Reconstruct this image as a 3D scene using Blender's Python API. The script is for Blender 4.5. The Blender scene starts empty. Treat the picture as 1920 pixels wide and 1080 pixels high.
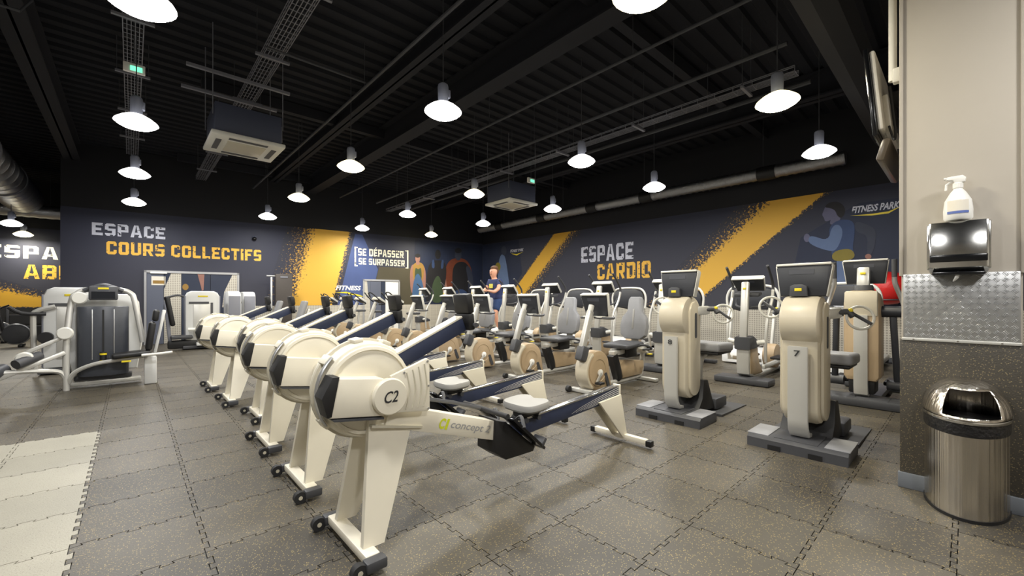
import bpy, bmesh, math, random
from mathutils import Vector, Matrix, Euler

# ------------------------------------------------------------------ camera, world, exposure
F_PX, CAM_H, PI = 780.0, 1.25, math.pi
YAW = math.atan(714 / 780)                       # camera turned right of +Y (the room's long axis)
SN, CS = math.sin(YAW), math.cos(YAW)
scene = bpy.context.scene
COL = scene.collection
cam_d = bpy.data.cameras.new('camera'); cam = bpy.data.objects.new('camera', cam_d); COL.objects.link(cam)
cam.location = (0, 0, CAM_H); cam.rotation_euler = (PI / 2, 0, -YAW)
cam_d.sensor_width = 36; cam_d.lens = 36 * F_PX / 1920; cam_d.shift_y = 20 / 1920
cam_d.clip_start = 0.05; cam_d.clip_end = 100
scene.camera = cam
vs = scene.view_settings
vs.view_transform = 'Standard'; vs.look = 'None'; vs.gamma = 1.0; vs.use_curve_mapping = False
vs.exposure = 0.4
world = bpy.data.worlds.new('world'); scene.world = world; world.use_nodes = True
world.node_tree.nodes['Background'].inputs[0].default_value = (0.9, 0.93, 1.0, 1)
world.node_tree.nodes['Background'].inputs[1].default_value = 0.14
LAMP_W = 46.0
random.seed(4)

# ------------------------------------------------------------------ pixel helpers (photo 1920x1080)
def ray(x, y):
    u = (x - 960) / F_PX
    return (SN + CS * u, CS - SN * u, (560 - y) / F_PX)
def G(x, y, z=0.0):
    d = ray(x, y); t = (z - CAM_H) / d[2]
    return Vector((d[0] * t, d[1] * t, z))
def proj(X, Y, Z):
    d = X * SN + Y * CS; l = X * CS - Y * SN
    return (960 + F_PX * l / d, 560 - F_PX * (Z - CAM_H) / d, d)

# ------------------------------------------------------------------ materials
def s2l(c): return tuple((v / 255 / 12.92) if v / 255 <= .04045 else ((v / 255 + .055) / 1.055) ** 2.4 for v in c)
def mat(name, rgb, rough=.5, metal=0.0, noise=0.0, nscale=20, emit=None, estr=0, bump=0.0, bscale=60, coat=0, alpha=1, trans=0):
    m = bpy.data.materials.new(name); m.use_nodes = True
    nt = m.node_tree; b = nt.nodes['Principled BSDF']
    c = (*s2l(rgb), 1)
    b.inputs['Base Color'].default_value = c
    b.inputs['Roughness'].default_value = rough; b.inputs['Metallic'].default_value = metal
    b.inputs['Coat Weight'].default_value = coat
    b.inputs['Transmission Weight'].default_value = trans
    tc = nt.nodes.new('ShaderNodeTexCoord')
    if noise:
        n = nt.nodes.new('ShaderNodeTexNoise'); n.inputs['Scale'].default_value = nscale; n.inputs['Detail'].default_value = 4
        nt.links.new(tc.outputs['Object'], n.inputs['Vector'])
        mx = nt.nodes.new('ShaderNodeMix'); mx.data_type = 'RGBA'
        mx.inputs[6].default_value = tuple(v * (1 - noise) for v in c[:3]) + (1,)
        mx.inputs[7].default_value = tuple(min(1, v * (1 + noise)) for v in c[:3]) + (1,)
        nt.links.new(n.outputs[0], mx.inputs[0]); nt.links.new(mx.outputs[2], b.inputs['Base Color'])
    if bump:
        n2 = nt.nodes.new('ShaderNodeTexNoise'); n2.inputs['Scale'].default_value = bscale
        nt.links.new(tc.outputs['Object'], n2.inputs['Vector'])
        bp = nt.nodes.new('ShaderNodeBump'); bp.inputs['Strength'].default_value = bump; bp.inputs['Distance'].default_value = .01
        nt.links.new(n2.outputs[0], bp.inputs['Height']); nt.links.new(bp.outputs[0], b.inputs['Normal'])
    if emit:
        b.inputs['Emission Color'].default_value = (*emit, 1); b.inputs['Emission Strength'].default_value = estr
    return m
M = {}
def add(n, *a, **k): M[n] = mat(n, *a, **k)
add('cream', (226, 220, 203), .38, noise=.05, nscale=6)
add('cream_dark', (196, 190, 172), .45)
add('navy', (44, 52, 76), .4, noise=.12, nscale=9)
add('black', (22, 22, 24), .5)
add('black_gloss', (16, 17, 20), .18)
add('rubber', (34, 34, 36), .7)
add('grey_pad', (138, 139, 143), .5, noise=.06)
add('seat_grey', (150, 149, 146), .5)
add('charcoal', (66, 67, 71), .5, noise=.08)
add('silver', (200, 199, 194), .32, metal=.35, noise=.04, nscale=4)
add('chrome', (222, 222, 220), .16, metal=1.0)
add('alu', (190, 191, 192), .35, metal=.8)
add('tan', (176, 154, 124), .42, noise=.06, nscale=5)
add('beige', (196, 187, 167), .38, noise=.05, nscale=5)
add('console', (44, 46, 52), .42)
add('console_slot', (66, 68, 76), .5)
add('screen', (18, 22, 30), .12)
add('rim', (214, 213, 206), .35)
add('yellow', (226, 205, 40), .5)
add('lime', (205, 214, 40), .5)
add('ink', (38, 38, 40), .6)
add('outline_grey', (150, 150, 150), .6)
add('white', (235, 234, 230), .4)
add('shroud', (62, 65, 72), .3, noise=.1)
add('machine_white', (214, 215, 214), .38)
add('navy_panel', (52, 56, 70), .45)
add('pillar', (180, 173, 162), .7, noise=.04, nscale=3)
add('baseboard', (104, 109, 116), .6)
add('skirt', (88, 88, 90), .7)
add('ceil', (14, 17, 27), .9, noise=.1)
add('beam', (25, 27, 36), .85, noise=.1)
add('pipe', (66, 68, 74), .7)
add('tray', (128, 130, 140), .5, metal=.3)
add('ac_box', (66, 72, 92), .6)
add('ac_panel', (222, 222, 216), .5)
add('duct_dark', (40, 41, 45), .8)
add('red', (206, 36, 34), .45, noise=.1)
add('skin', (218, 162, 136), .55)
add('hair', (96, 66, 44), .8, bump=.5, bscale=80)
add('shirt', (52, 62, 104), .85, noise=.1)
add('shorts', (40, 62, 104), .85, noise=.1)
add('print_yellow', (206, 200, 92), .8)
add('brown_panel', (66, 60, 56), .55, noise=.12)
add('door_grey', (92, 97, 112), .5)
add('glass_dark', (58, 64, 80), .12)
add('paper', (228, 222, 208), .7)
add('frame_alu', (176, 176, 178), .4, metal=.5)
add('bottle', (236, 236, 232), .3)
add('label_blue', (90, 110, 175), .5)
add('tissue', (240, 240, 238), .9)
add('bag', (28, 28, 30), .3, bump=.8, bscale=40)
add('exit_green', (60, 190, 130), .5, emit=(.2, .9, .55), estr=1.0)
add('tv_back', (214, 211, 204), .4)
add('tv_dark', (92, 84, 74), .3)
add('cable_white', (225, 222, 212), .6)
for n, e, st in (('lamp_white', (1, .97, .92), 22), ('lamp_warm', (1, .9, .6), 22)):
    add(n, (250, 250, 245), .5, emit=e, estr=st)
add('lamp_body', (150, 156, 176), .45, metal=.3)
add('acrylic_white', (240, 240, 238), .4, emit=(1, .97, .92), estr=1.6)
add('acrylic_warm', (240, 236, 215), .4, emit=(1, .88, .55), estr=1.6)

def brushed(name, rgb, axis_scale, rough=.25):
    m = mat(name, rgb, rough, 1.0); nt = m.node_tree; b = nt.nodes['Principled BSDF']
    tc = nt.nodes.new('ShaderNodeTexCoord'); mp = nt.nodes.new('ShaderNodeMapping'); mp.inputs['Scale'].default_value = axis_scale
    n = nt.nodes.new('ShaderNodeTexNoise'); n.inputs['Scale'].default_value = 3; n.inputs['Detail'].default_value = 5
    nt.links.new(tc.outputs['Object'], mp.inputs[0]); nt.links.new(mp.outputs[0], n.inputs['Vector'])
    bp = nt.nodes.new('ShaderNodeBump'); bp.inputs['Strength'].default_value = .6; bp.inputs['Distance'].default_value = .02
    nt.links.new(n.outputs[0], bp.inputs['Height']); nt.links.new(bp.outputs[0], b.inputs['Normal'])
    M[name] = m
brushed('steel', (214, 208, 198), (9, 9, .02), .22)
brushed('duct_metal', (176, 178, 182), (2, 60, 2), .35)

def rubber_floor(name, c0, c1, fleck, fl_amt):
    m = bpy.data.materials.new(name); m.use_nodes = True; nt = m.node_tree; b = nt.nodes['Principled BSDF']
    L = nt.links.new
    geo = nt.nodes.new('ShaderNodeNewGeometry')
    # every 50 cm mat has its own shade
    off = nt.nodes.new('ShaderNodeVectorMath'); off.operation = 'ADD'; off.inputs[1].default_value = (10.23, 9.97, 0)
    div = nt.nodes.new('ShaderNodeVectorMath'); div.operation = 'SCALE'; div.inputs['Scale'].default_value = 2
    flr = nt.nodes.new('ShaderNodeVectorMath'); flr.operation = 'FLOOR'
    wn = nt.nodes.new('ShaderNodeTexWhiteNoise'); wn.noise_dimensions = '2D'
    L(geo.outputs['Position'], off.inputs[0]); L(off.outputs[0], div.inputs[0]); L(div.outputs[0], flr.inputs[0]); L(flr.outputs[0], wn.inputs['Vector'])
    n = nt.nodes.new('ShaderNodeTexNoise'); n.inputs['Scale'].default_value = 2.2; n.inputs['Detail'].default_value = 6
    L(geo.outputs['Position'], n.inputs['Vector'])
    ad = nt.nodes.new('ShaderNodeMath'); ad.operation = 'MULTIPLY_ADD'; ad.inputs[1].default_value = .45
    L(wn.outputs['Value'], ad.inputs[0]); 
    ml = nt.nodes.new('ShaderNodeMath'); ml.operation = 'MULTIPLY'; ml.inputs[1].default_value = .75
    L(n.outputs[0], ml.inputs[0]); L(ml.outputs[0], ad.inputs[2])
    mx = nt.nodes.new('ShaderNodeMix'); mx.data_type = 'RGBA'
    mx.inputs[6].default_value = (*s2l(c0), 1); mx.inputs[7].default_value = (*s2l(c1), 1)
    L(ad.outputs[0], mx.inputs[0])
    # coloured rubber granules
    v = nt.nodes.new('ShaderNodeTexVoronoi'); v.inputs['Scale'].default_value = 145
    L(geo.outputs['Position'], v.inputs['Vector'])
    sp = nt.nodes.new('ShaderNodeSeparateColor'); L(v.outputs['Color'], sp.inputs[0])
    gt = nt.nodes.new('ShaderNodeMath'); gt.operation = 'GREATER_THAN'; gt.inputs[1].default_value = 1 - fl_amt
    L(sp.outputs[0], gt.inputs[0])
    lt = nt.nodes.new('ShaderNodeMath'); lt.operation = 'LESS_THAN'; lt.inputs[1].default_value = .42
    L(v.outputs['Distance'], lt.inputs[0])
    an = nt.nodes.new('ShaderNodeMath'); an.operation = 'MULTIPLY'; L(gt.outputs[0], an.inputs[0]); L(lt.outputs[0], an.inputs[1])
    f2 = nt.nodes.new('ShaderNodeMath'); f2.operation = 'MULTIPLY'; f2.inputs[1].default_value = .75; L(an.outputs[0], f2.inputs[0])
    mx2 = nt.nodes.new('ShaderNodeMix'); mx2.data_type = 'RGBA'; mx2.inputs[7].default_value = (*s2l(fleck), 1)
    L(f2.outputs[0], mx2.inputs[0]); L(mx.outputs[2], mx2.inputs[6]); L(mx2.outputs[2], b.inputs['Base Color'])
    n3 = nt.nodes.new('ShaderNodeTexNoise'); n3.inputs['Scale'].default_value = 130; L(geo.outputs['Position'], n3.inputs['Vector'])
    bp = nt.nodes.new('ShaderNodeBump'); bp.inputs['Strength'].default_value = .35; bp.inputs['Distance'].default_value = .004
    L(n3.outputs[0], bp.inputs['Height']); L(bp.outputs[0], b.inputs['Normal'])
    b.inputs['Roughness'].default_value = .48
    M[name] = m
rubber_floor('mat_dark', (40, 38, 35), (86, 81, 72), (160, 141, 92), .2)
rubber_floor('mat_light', (128, 125, 113), (156, 152, 138), (120, 116, 104), .1)
rubber_floor('pillar_rubber', (50, 47, 42), (74, 69, 60), (140, 126, 92), .16)

def worn(name, rgb, back, amount=.5, scale=9.0):
    """paint or print that has flaked off in spots down to the wall colour"""
    m = mat(name, rgb, .6); nt = m.node_tree; b = nt.nodes['Principled BSDF']
    tc = nt.nodes.new('ShaderNodeTexCoord'); n = nt.nodes.new('ShaderNodeTexNoise'); n.inputs['Scale'].default_value = scale; n.inputs['Detail'].default_value = 8
    nt.links.new(tc.outputs['Object'], n.inputs['Vector'])
    r = nt.nodes.new('ShaderNodeValToRGB'); r.color_ramp.elements[0].position = amount - .015; r.color_ramp.elements[1].position = amount + .015
    r.color_ramp.elements[0].color = (*s2l(rgb), 1); r.color_ramp.elements[1].color = (*s2l(back), 1)
    nt.links.new(n.outputs[0], r.inputs[0]); nt.links.new(r.outputs[0], b.inputs['Base Color'])
    M[name] = m
worn('letter_white', (205, 208, 222), (44, 47, 60), .6)
worn('letter_cream', (226, 222, 200), (60, 62, 62), .61)
worn('letter_gold', (236, 184, 70), (66, 60, 52), .6)

def stripe_mat(name, rgb, back, wide, side):
    """brush stroke: solid core, spattered edges; u runs across the stroke"""
    m = mat(name, rgb, .6); nt = m.node_tree; b = nt.nodes['Principled BSDF']; L = nt.links.new
    uv = nt.nodes.new('ShaderNodeUVMap'); sx = nt.nodes.new('ShaderNodeSeparateXYZ'); L(uv.outputs[0], sx.inputs[0])
    tc = nt.nodes.new('ShaderNodeTexCoord'); n = nt.nodes.new('ShaderNodeTexNoise'); n.inputs['Scale'].default_value = 17; n.inputs['Detail'].default_value = 9; n.inputs['Roughness'].default_value = .75
    L(tc.outputs['Object'], n.inputs['Vector'])
    cr = nt.nodes.new('ShaderNodeValToRGB')                       # cover needed at each place across the stroke
    e = cr.color_ramp.elements
    lo, hi = (wide, .12) if side < 0 else (.12, wide)
    e[0].position = 0; e[0].color = (.37, .37, .37, 1); e[1].position = lo; e[1].color = (.75, .75, .75, 1)
    for p, c in ((1 - hi, .75), (1.0, .37)):
        q = e.new(p); q.color = (c, c, c, 1)
    q = e.new(lo * .6); q.color = (.48, .48, .48, 1); q = e.new(1 - hi * .6); q.color = (.48, .48, .48, 1)
    L(sx.outputs[0], cr.inputs[0])
    sp = nt.nodes.new('ShaderNodeSeparateColor'); L(cr.outputs[0], sp.inputs[0])
    lt = nt.nodes.new('ShaderNodeMath'); lt.operation = 'LESS_THAN'; L(n.outputs[0], lt.inputs[0]); L(sp.outputs[0], lt.inputs[1])
    mx = nt.nodes.new('ShaderNodeMix'); mx.data_type = 'RGBA'; mx.inputs[6].default_value = (*s2l(back), 1); mx.inputs[7].default_value = (*s2l(rgb), 1)
    L(lt.outputs[0], mx.inputs[0]); L(mx.outputs[2], b.inputs['Base Color'])
    M[name] = m
NAVYW = (44, 46, 60)
stripe_mat('stroke_left', (226, 176, 66), NAVYW, .55, -1)
stripe_mat('stroke_right', (216, 166, 50), NAVYW, .55, 1)

def wall_mat(name, stops, z0, z1, seam=0):
    """printed wall cloth: colours blend from bottom to top as printed"""
    m = mat(name, (50, 50, 60), .62); nt = m.node_tree; b = nt.nodes['Principled BSDF']; L = nt.links.new
    tc = nt.nodes.new('ShaderNodeTexCoord'); sx = nt.nodes.new('ShaderNodeSeparateXYZ'); L(tc.outputs['Object'], sx.inputs[0])
    mr = nt.nodes.new('ShaderNodeMapRange'); mr.inputs[1].default_value = z0; mr.inputs[2].default_value = z1; L(sx.outputs[2], mr.inputs[0])
    cr = nt.nodes.new('ShaderNodeValToRGB'); e = cr.color_ramp.elements
    for i, (p, c) in enumerate(stops):
        q = e[i] if i < 2 else e.new(p)
        q.position = p; q.color = (*s2l(c), 1)
    L(mr.outputs[0], cr.inputs[0]); L(cr.outputs[0], b.inputs['Base Color']); M[name] = m
wall_mat('wall_navy', [(0, (56, 56, 66)), (1, (42, 46, 66))], 1, 3.5)
wall_mat('wall_black', [(0, (15, 17, 25)), (1, (13, 15, 23))], 3.5, 5.2)

def perforated(name, rgb, hole, pitch):
    m = mat(name, rgb, .45, .1); nt = m.node_tree; b = nt.nodes['Principled BSDF']; L = nt.links.new
    tc = nt.nodes.new('ShaderNodeTexCoord'); sc = nt.nodes.new('ShaderNodeVectorMath'); sc.operation = 'SCALE'; sc.inputs['Scale'].default_value = 1 / pitch
    L(tc.outputs['Object'], sc.inputs[0]); fr = nt.nodes.new('ShaderNodeVectorMath'); fr.operation = 'FRACTION'; L(sc.outputs[0], fr.inputs[0])
    sx = nt.nodes.new('ShaderNodeSeparateXYZ'); L(fr.outputs[0], sx.inputs[0])
    cmb = nt.nodes.new('ShaderNodeCombineXYZ'); L(sx.outputs[0], cmb.inputs[0]); L(sx.outputs[2], cmb.inputs[1])
    ds = nt.nodes.new('ShaderNodeVectorMath'); ds.operation = 'DISTANCE'; ds.inputs[1].default_value = (.5, .5, 0); L(cmb.outputs[0], ds.inputs[0])
    lt = nt.nodes.new('ShaderNodeMath'); lt.operation = 'LESS_THAN'; lt.inputs[1].default_value = .33; L(ds.outputs['Value'], lt.inputs[0])
    mx = nt.nodes.new('ShaderNodeMix'); mx.data_type = 'RGBA'; mx.inputs[6].default_value = (*s2l(rgb), 1); mx.inputs[7].default_value = (*s2l(hole), 1)
    L(lt.outputs[0], mx.inputs[0]); L(mx.outputs[2], b.inputs['Base Color']); M[name] = m
perforated('perforated', (206, 200, 186), (160, 154, 142), .05)

# ------------------------------------------------------------------ mesh builder
class MB:
    def __init__(s): s.v = []; s.f = []; s.uv = None
    def raw(s, v, f):
        o = len(s.v); s.v += [tuple(p) for p in v]; s.f += [tuple(i + o for i in q) for q in f]; return s
    def from_bm(s, bm, mx=None):
        bm.verts.index_update()
        vs_ = [(mx @ v.co) if mx else v.co.copy() for v in bm.verts]
        s.raw(vs_, [[v.index for v in f.verts] for f in bm.faces]); bm.free(); return s
    def box(s, c, size, bev=0, rot=(0, 0, 0), seg=2):
        bm = bmesh.new(); bmesh.ops.create_cube(bm, size=1)
        bmesh.ops.scale(bm, vec=size, verts=bm.verts)
        if bev: bmesh.ops.bevel(bm, geom=bm.edges[:], offset=min(bev, min(size) * .49), segments=seg, profile=.5, affect='EDGES')
        return s.from_bm(bm, Matrix.Translation(c) @ Euler(rot).to_matrix().to_4x4())
    def prism(s, pts, a0, a1, axis='y', bev=0):
        """polygon given in the plane across `axis`, extruded from a0 to a1"""
        def P(p, a): return {'y': (p[0], a, p[1]), 'x': (a, p[0], p[1]), 'z': (p[0], p[1], a)}[axis]
        bm = bmesh.new()
        A = [bm.verts.new(P(p, a0)) for p in pts]; B = [bm.verts.new(P(p, a1)) for p in pts]; n = len(pts)
        fa = bm.faces.new(A); fb = bm.faces.new(B[::-1])
        for i in range(n): bm.faces.new((A[i], B[i], B[(i + 1) % n], A[(i + 1) % n]))
        bmesh.ops.recalc_face_normals(bm, faces=bm.faces[:])
        if bev: bmesh.ops.bevel(bm, geom=list({e for f in (fa, fb) for e in f.edges}), offset=bev, segments=2, profile=.5, affect='EDGES')
        return s.from_bm(bm)
    def tube(s, path, r, seg=8, smooth=0, caps=True, flat=1.0):
        p = [Vector(q) for q in path]
        if smooth and len(p) > 2:
            q = []; P_ = [p[0]] + p + [p[-1]]
            for i in range(1, len(P_) - 2):
                for k in range(smooth):
                    t = k / smooth; a, b, c, d = P_[i - 1], P_[i], P_[i + 1], P_[i + 2]
                    q.append(.5 * ((2 * b) + (c - a) * t + (2 * a - 5 * b + 4 * c - d) * t * t + (3 * b - a - 3 * c + d) * t ** 3))
            q.append(p[-1]); p = q
        n = len(p); R = r if isinstance(r, (list, tuple)) else None
        t0 = (p[1] - p[0]).normalized()
        up = Vector((0, 0, 1)) if abs(t0.z) < .9 else Vector((0, 1, 0))
        v = []; f = []; nrm = t0.cross(up).normalized()
        for i in range(n):
            t = (p[min(i + 1, n - 1)] - p[max(i - 1, 0)]).normalized()
            nrm = (nrm - t * nrm.dot(t)).normalized(); bn = t.cross(nrm)
            if R: k = i / (n - 1) * (len(R) - 1); a = int(min(k, len(R) - 2)) if len(R) > 1 else 0; rr = R[a] + (R[a + 1] - R[a]) * (k - a)
            else: rr = r
            for j in range(seg):
                an = 2 * PI * j / seg
                v.append(p[i] + nrm * math.cos(an) * rr + bn * math.sin(an) * rr * flat)
        for i in range(n - 1):
            for j in range(seg):
                f.append((i * seg + j, i * seg + (j + 1) % seg, (i + 1) * seg + (j + 1) % seg, (i + 1) * seg + j))
        if caps: f.append(tuple(range(seg))[::-1]); f.append(tuple((n - 1) * seg + j for j in range(seg)))
        return s.raw(v, f)
    def cyl(s, p0, p1, r, seg=16): return s.tube([p0, p1], r, seg)
    def bar(s, p0, p1, w, h, bev=0, side=(0, 1, 0)):
        """rectangular bar: w along `side`, h across"""
        p0, p1 = Vector(p0), Vector(p1); d = p1 - p0; L = d.length; x = d.normalized(); y = Vector(side); y = (y - x * y.dot(x)).normalized(); z = x.cross(y)
        bm = bmesh.new(); bmesh.ops.create_cube(bm, size=1); bmesh.ops.scale(bm, vec=(L, w, h), verts=bm.verts)
        if bev: bmesh.ops.bevel(bm, geom=bm.edges[:], offset=bev, segments=2, profile=.5, affect='EDGES')
        mx = Matrix((x, y, z)).transposed().to_4x4(); mx.translation = (p0 + p1) / 2
        return s.from_bm(bm, mx)
    def lathe(s, prof, c=(0, 0, 0), seg=24, axis='z', caps=True):
        v = []; f = []; n = len(prof)
        for r, h in prof:
            for j in range(seg):
                a = 2 * PI * j / seg; x, y = r * math.cos(a), r * math.sin(a)
                q = {'z': (x, y, h), 'y': (x, h, y), 'x': (h, x, y)}[axis]
                v.append((q[0] + c[0], q[1] + c[1], q[2] + c[2]))
        for i in range(n - 1):
            for j in range(seg): f.append((i * seg + j, i * seg + (j + 1) % seg, (i + 1) * seg + (j + 1) % seg, (i + 1) * seg + j))
        if caps: f.append(tuple(range(seg))[::-1]); f.append(tuple((n - 1) * seg + j for j in range(seg)))
        return s.raw(v, f)
    def ball(s, c, r, seg=14, rings=9):
        r = (r, r, r) if not isinstance(r, (tuple, list)) else r
        bm = bmesh.new(); bmesh.ops.create_uvsphere(bm, u_segments=seg, v_segments=rings, radius=1)
        return s.from_bm(bm, Matrix.Translation(c) @ Matrix.Diagonal((*r, 1)))
    def ring(s, c, R, r, n, seg=28, ts=8):
        n = Vector(n).normalized(); a = n.orthogonal().normalized(); b = n.cross(a); c = Vector(c); v = []; f = []
        for i in range(seg):
            t = 2 * PI * i / seg; d = a * math.cos(t) + b * math.sin(t)
            for j in range(ts):
                q = 2 * PI * j / ts; v.append(c + d * (R + r * math.cos(q)) + n * r * math.sin(q))
        for i in range(seg):
            for j in range(ts):
                f.append((i * ts + j, i * ts + (j + 1) % ts, ((i + 1) % seg) * ts + (j + 1) % ts, ((i + 1) % seg) * ts + j))
        return s.raw(v, f)
    def build(s, name, m, parent=None, smooth=True):
        me = bpy.data.meshes.new(name); me.from_pydata(s.v, [], s.f); me.validate()
        bm = bmesh.new(); bm.from_mesh(me); bmesh.ops.recalc_face_normals(bm, faces=bm.faces[:]); bm.to_mesh(me); bm.free()
        me.materials.append(M[m])
        if smooth: me.shade_smooth(); me.set_sharp_from_angle(angle=math.radians(38))
        o = bpy.data.objects.new(name, me); COL.objects.link(o)
        if parent: o.parent = parent
        return o
def tag(o, label=None, cat=None, group=None, kind=None):
    if label: o['label'] = label
    if cat: o['category'] = cat
    if group: o['group'] = group
    if kind: o['kind'] = kind
    return o
def thing(name, loc=(0, 0, 0), rz=0, label=None, cat=None, group=None):
    o = bpy.data.objects.new(name, None); COL.objects.link(o); o.empty_display_size = .1
    o.location = loc; o.rotation_euler = (0, 0, rz); return tag(o, label, cat, group)
def copy_tree(o, parent=None):
    c = o.copy(); COL.objects.link(c); c.parent = parent
    for ch in list(o.children): copy_tree(ch, c)
    return c
def place(proto, spots, group, cat):
    """first spot takes the prototype itself, the rest are copies: (x, y, label)"""
    kids = None; out = []
    for i, (x, y, lab) in enumerate(spots):
        o = proto if i == 0 else copy_tree(proto)
        out.append(o); tag(o, lab, cat, group)
    for o, (x, y, lab) in zip(out, spots): o.location = (x, y, 0)
    return out

_tc = {}
def text_geo(txt, bold=.02, shear=0.0):
    k = (txt, bold, shear)
    if k not in _tc:
        cu = bpy.data.curves.new('t', 'FONT'); cu.body = txt; cu.offset = bold; cu.shear = shear; cu.resolution_u = 3; cu.fill_mode = 'FRONT'
        o = bpy.data.objects.new('t', cu); COL.objects.link(o)
        me = bpy.data.meshes.new_from_object(o.evaluated_get(bpy.context.evaluated_depsgraph_get()))
        v = [tuple(p.co) for p in me.vertices]; f = [tuple(p.vertices) for p in me.polygons]
        bpy.data.objects.remove(o); bpy.data.curves.remove(cu); bpy.data.meshes.remove(me)
        x0, x1 = min(p[0] for p in v), max(p[0] for p in v); y0, y1 = min(p[1] for p in v), max(p[1] for p in v)
        _tc[k] = ([((p[0] - x0) / (x1 - x0), (p[1] - y0) / (y1 - y0)) for p in v], f)
    return _tc[k]
def lettering(parent, txt, s0, s1, z0, z1, m, y=-.004, bold=.02, shear=0.0, tilt=0.0, name='lettering'):
    """flat letters in the parent's x-z plane, facing -y"""
    v, f = text_geo(txt, bold, shear); mb = MB()
    mb.raw([(s0 + a * (s1 - s0), y, z0 + b * (z1 - z0) + tilt * a) for a, b in v], f)
    return mb.build(name, m, parent, smooth=False)
_R = lambda *r: [[(a, b), (c, b), (c, d), (a, d)] for a, b, c, d in r]
_P = [(0, 0, 1.9, 8), (1.9, 6.5, 5.8, 8), (3.9, 4.3, 5.8, 6.5), (1.9, 2.9, 5.8, 4.3)]
_E = [(0, 0, 1.9, 8), (1.9, 0, 5.6, 1.7), (1.9, 6.3, 5.6, 8), (1.9, 3.2, 4.8, 4.8)]
GLYPH = {'E': _R(*_E), 'É': _R(*_E) + [[(2, 8.5), (3.2, 8.5), (4.6, 10), (3, 10)]], 'P': _R(*_P), 'R': _R(*_P) + [[(2.6, 2.9), (4.2, 0), (6.1, 0), (4.4, 2.9)]],
    'S': _R((0, 6.3, 5.6, 8), (0, 4.8, 1.9, 6.3), (0, 3.3, 5.6, 4.8), (3.7, 1.7, 5.6, 3.3), (0, 0, 5.6, 1.7)),
    'A': [[(0, 0), (1.9, 0), (3.2, 8), (2.0, 8)], [(4.5, 0), (6.4, 0), (4.4, 8), (3.2, 8)], [(2.3, 1.8), (4.2, 1.8), (4.0, 3.2), (2.5, 3.2)]],
    'C': _R((0, 0, 1.9, 8), (1.9, 0, 5.6, 1.7), (1.9, 6.3, 5.6, 8), (3.9, 1.7, 5.6, 2.8), (3.9, 5.2, 5.6, 6.3)), 'O': _R((0, 0, 1.9, 8), (3.9, 0, 5.8, 8), (1.9, 0, 3.9, 1.7), (1.9, 6.3, 3.9, 8)),
    'U': _R((0, 0, 1.9, 8), (3.9, 0, 5.8, 8), (1.9, 0, 3.9, 1.7)), 'L': _R((0, 0, 1.9, 8), (1.9, 0, 5.2, 1.7)), 'T': _R((0, 6.3, 5.8, 8), (1.95, 0, 3.85, 6.3)), 'I': _R((0, 0, 1.9, 8)),
    'F': _R((0, 0, 1.9, 8), (1.9, 6.3, 5.4, 8), (1.9, 3.3, 4.6, 4.9)), 'D': _R((0, 0, 1.9, 8), (1.9, 0, 3.9, 1.7), (1.9, 6.3, 3.9, 8), (3.9, 0, 5.8, 8)),
    'B': _R((0, 0, 1.9, 8), (1.9, 0, 4, 1.6), (1.9, 3.3, 4, 4.7), (1.9, 6.4, 4, 8), (4, 0, 5.8, 8))}
CUT = {'S': 'abcd', 'C': 'abcd', 'O': 'abcd', 'U': 'ab', 'P': 'c', 'R': 'c', 'D': 'bc', 'B': 'bc'}   # a,b lower corners; c,d upper corners
def block_text(parent, txt, s0, s1, z0, z1, m, y=-.004, h_=8.0):
    polys = []; x = 0
    for ch in txt:
        if ch == ' ': x += 3; continue
        g = GLYPH[ch]; w = max(p[0] for q in g for p in q); cut = CUT.get(ch, '')
        cs = {'a': (0, 0), 'b': (w, 0), 'c': (w, 8), 'd': (0, 8)}
        for q in g:
            out = []
            for i, p in enumerate(q):
                if any(k in cut and p == cs[k] for k in cs):
                    for o in (q[i - 1], q[(i + 1) % len(q)]):
                        d = Vector((o[0] - p[0], o[1] - p[1])); d = d.normalized() * min(.95, d.length * .6); out.append((p[0] + d.x, p[1] + d.y))
                else: out.append(p)
            polys.append([(a + x, b) for a, b in out])
        x += w + 1.1
    x -= 1.1; mb = MB()
    for q in polys: mb.raw([(s0 + a / x * (s1 - s0), y, z0 + b / h_ * (z1 - z0)) for a, b in q], [tuple(range(len(q)))])
    return mb.build('lettering', m, parent, smooth=False)
def flat(parent, name, pts, m, y=-.004, th=.003):
    return MB().prism(pts, y - th, y, 'y').build(name, m, parent, smooth=False)

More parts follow.
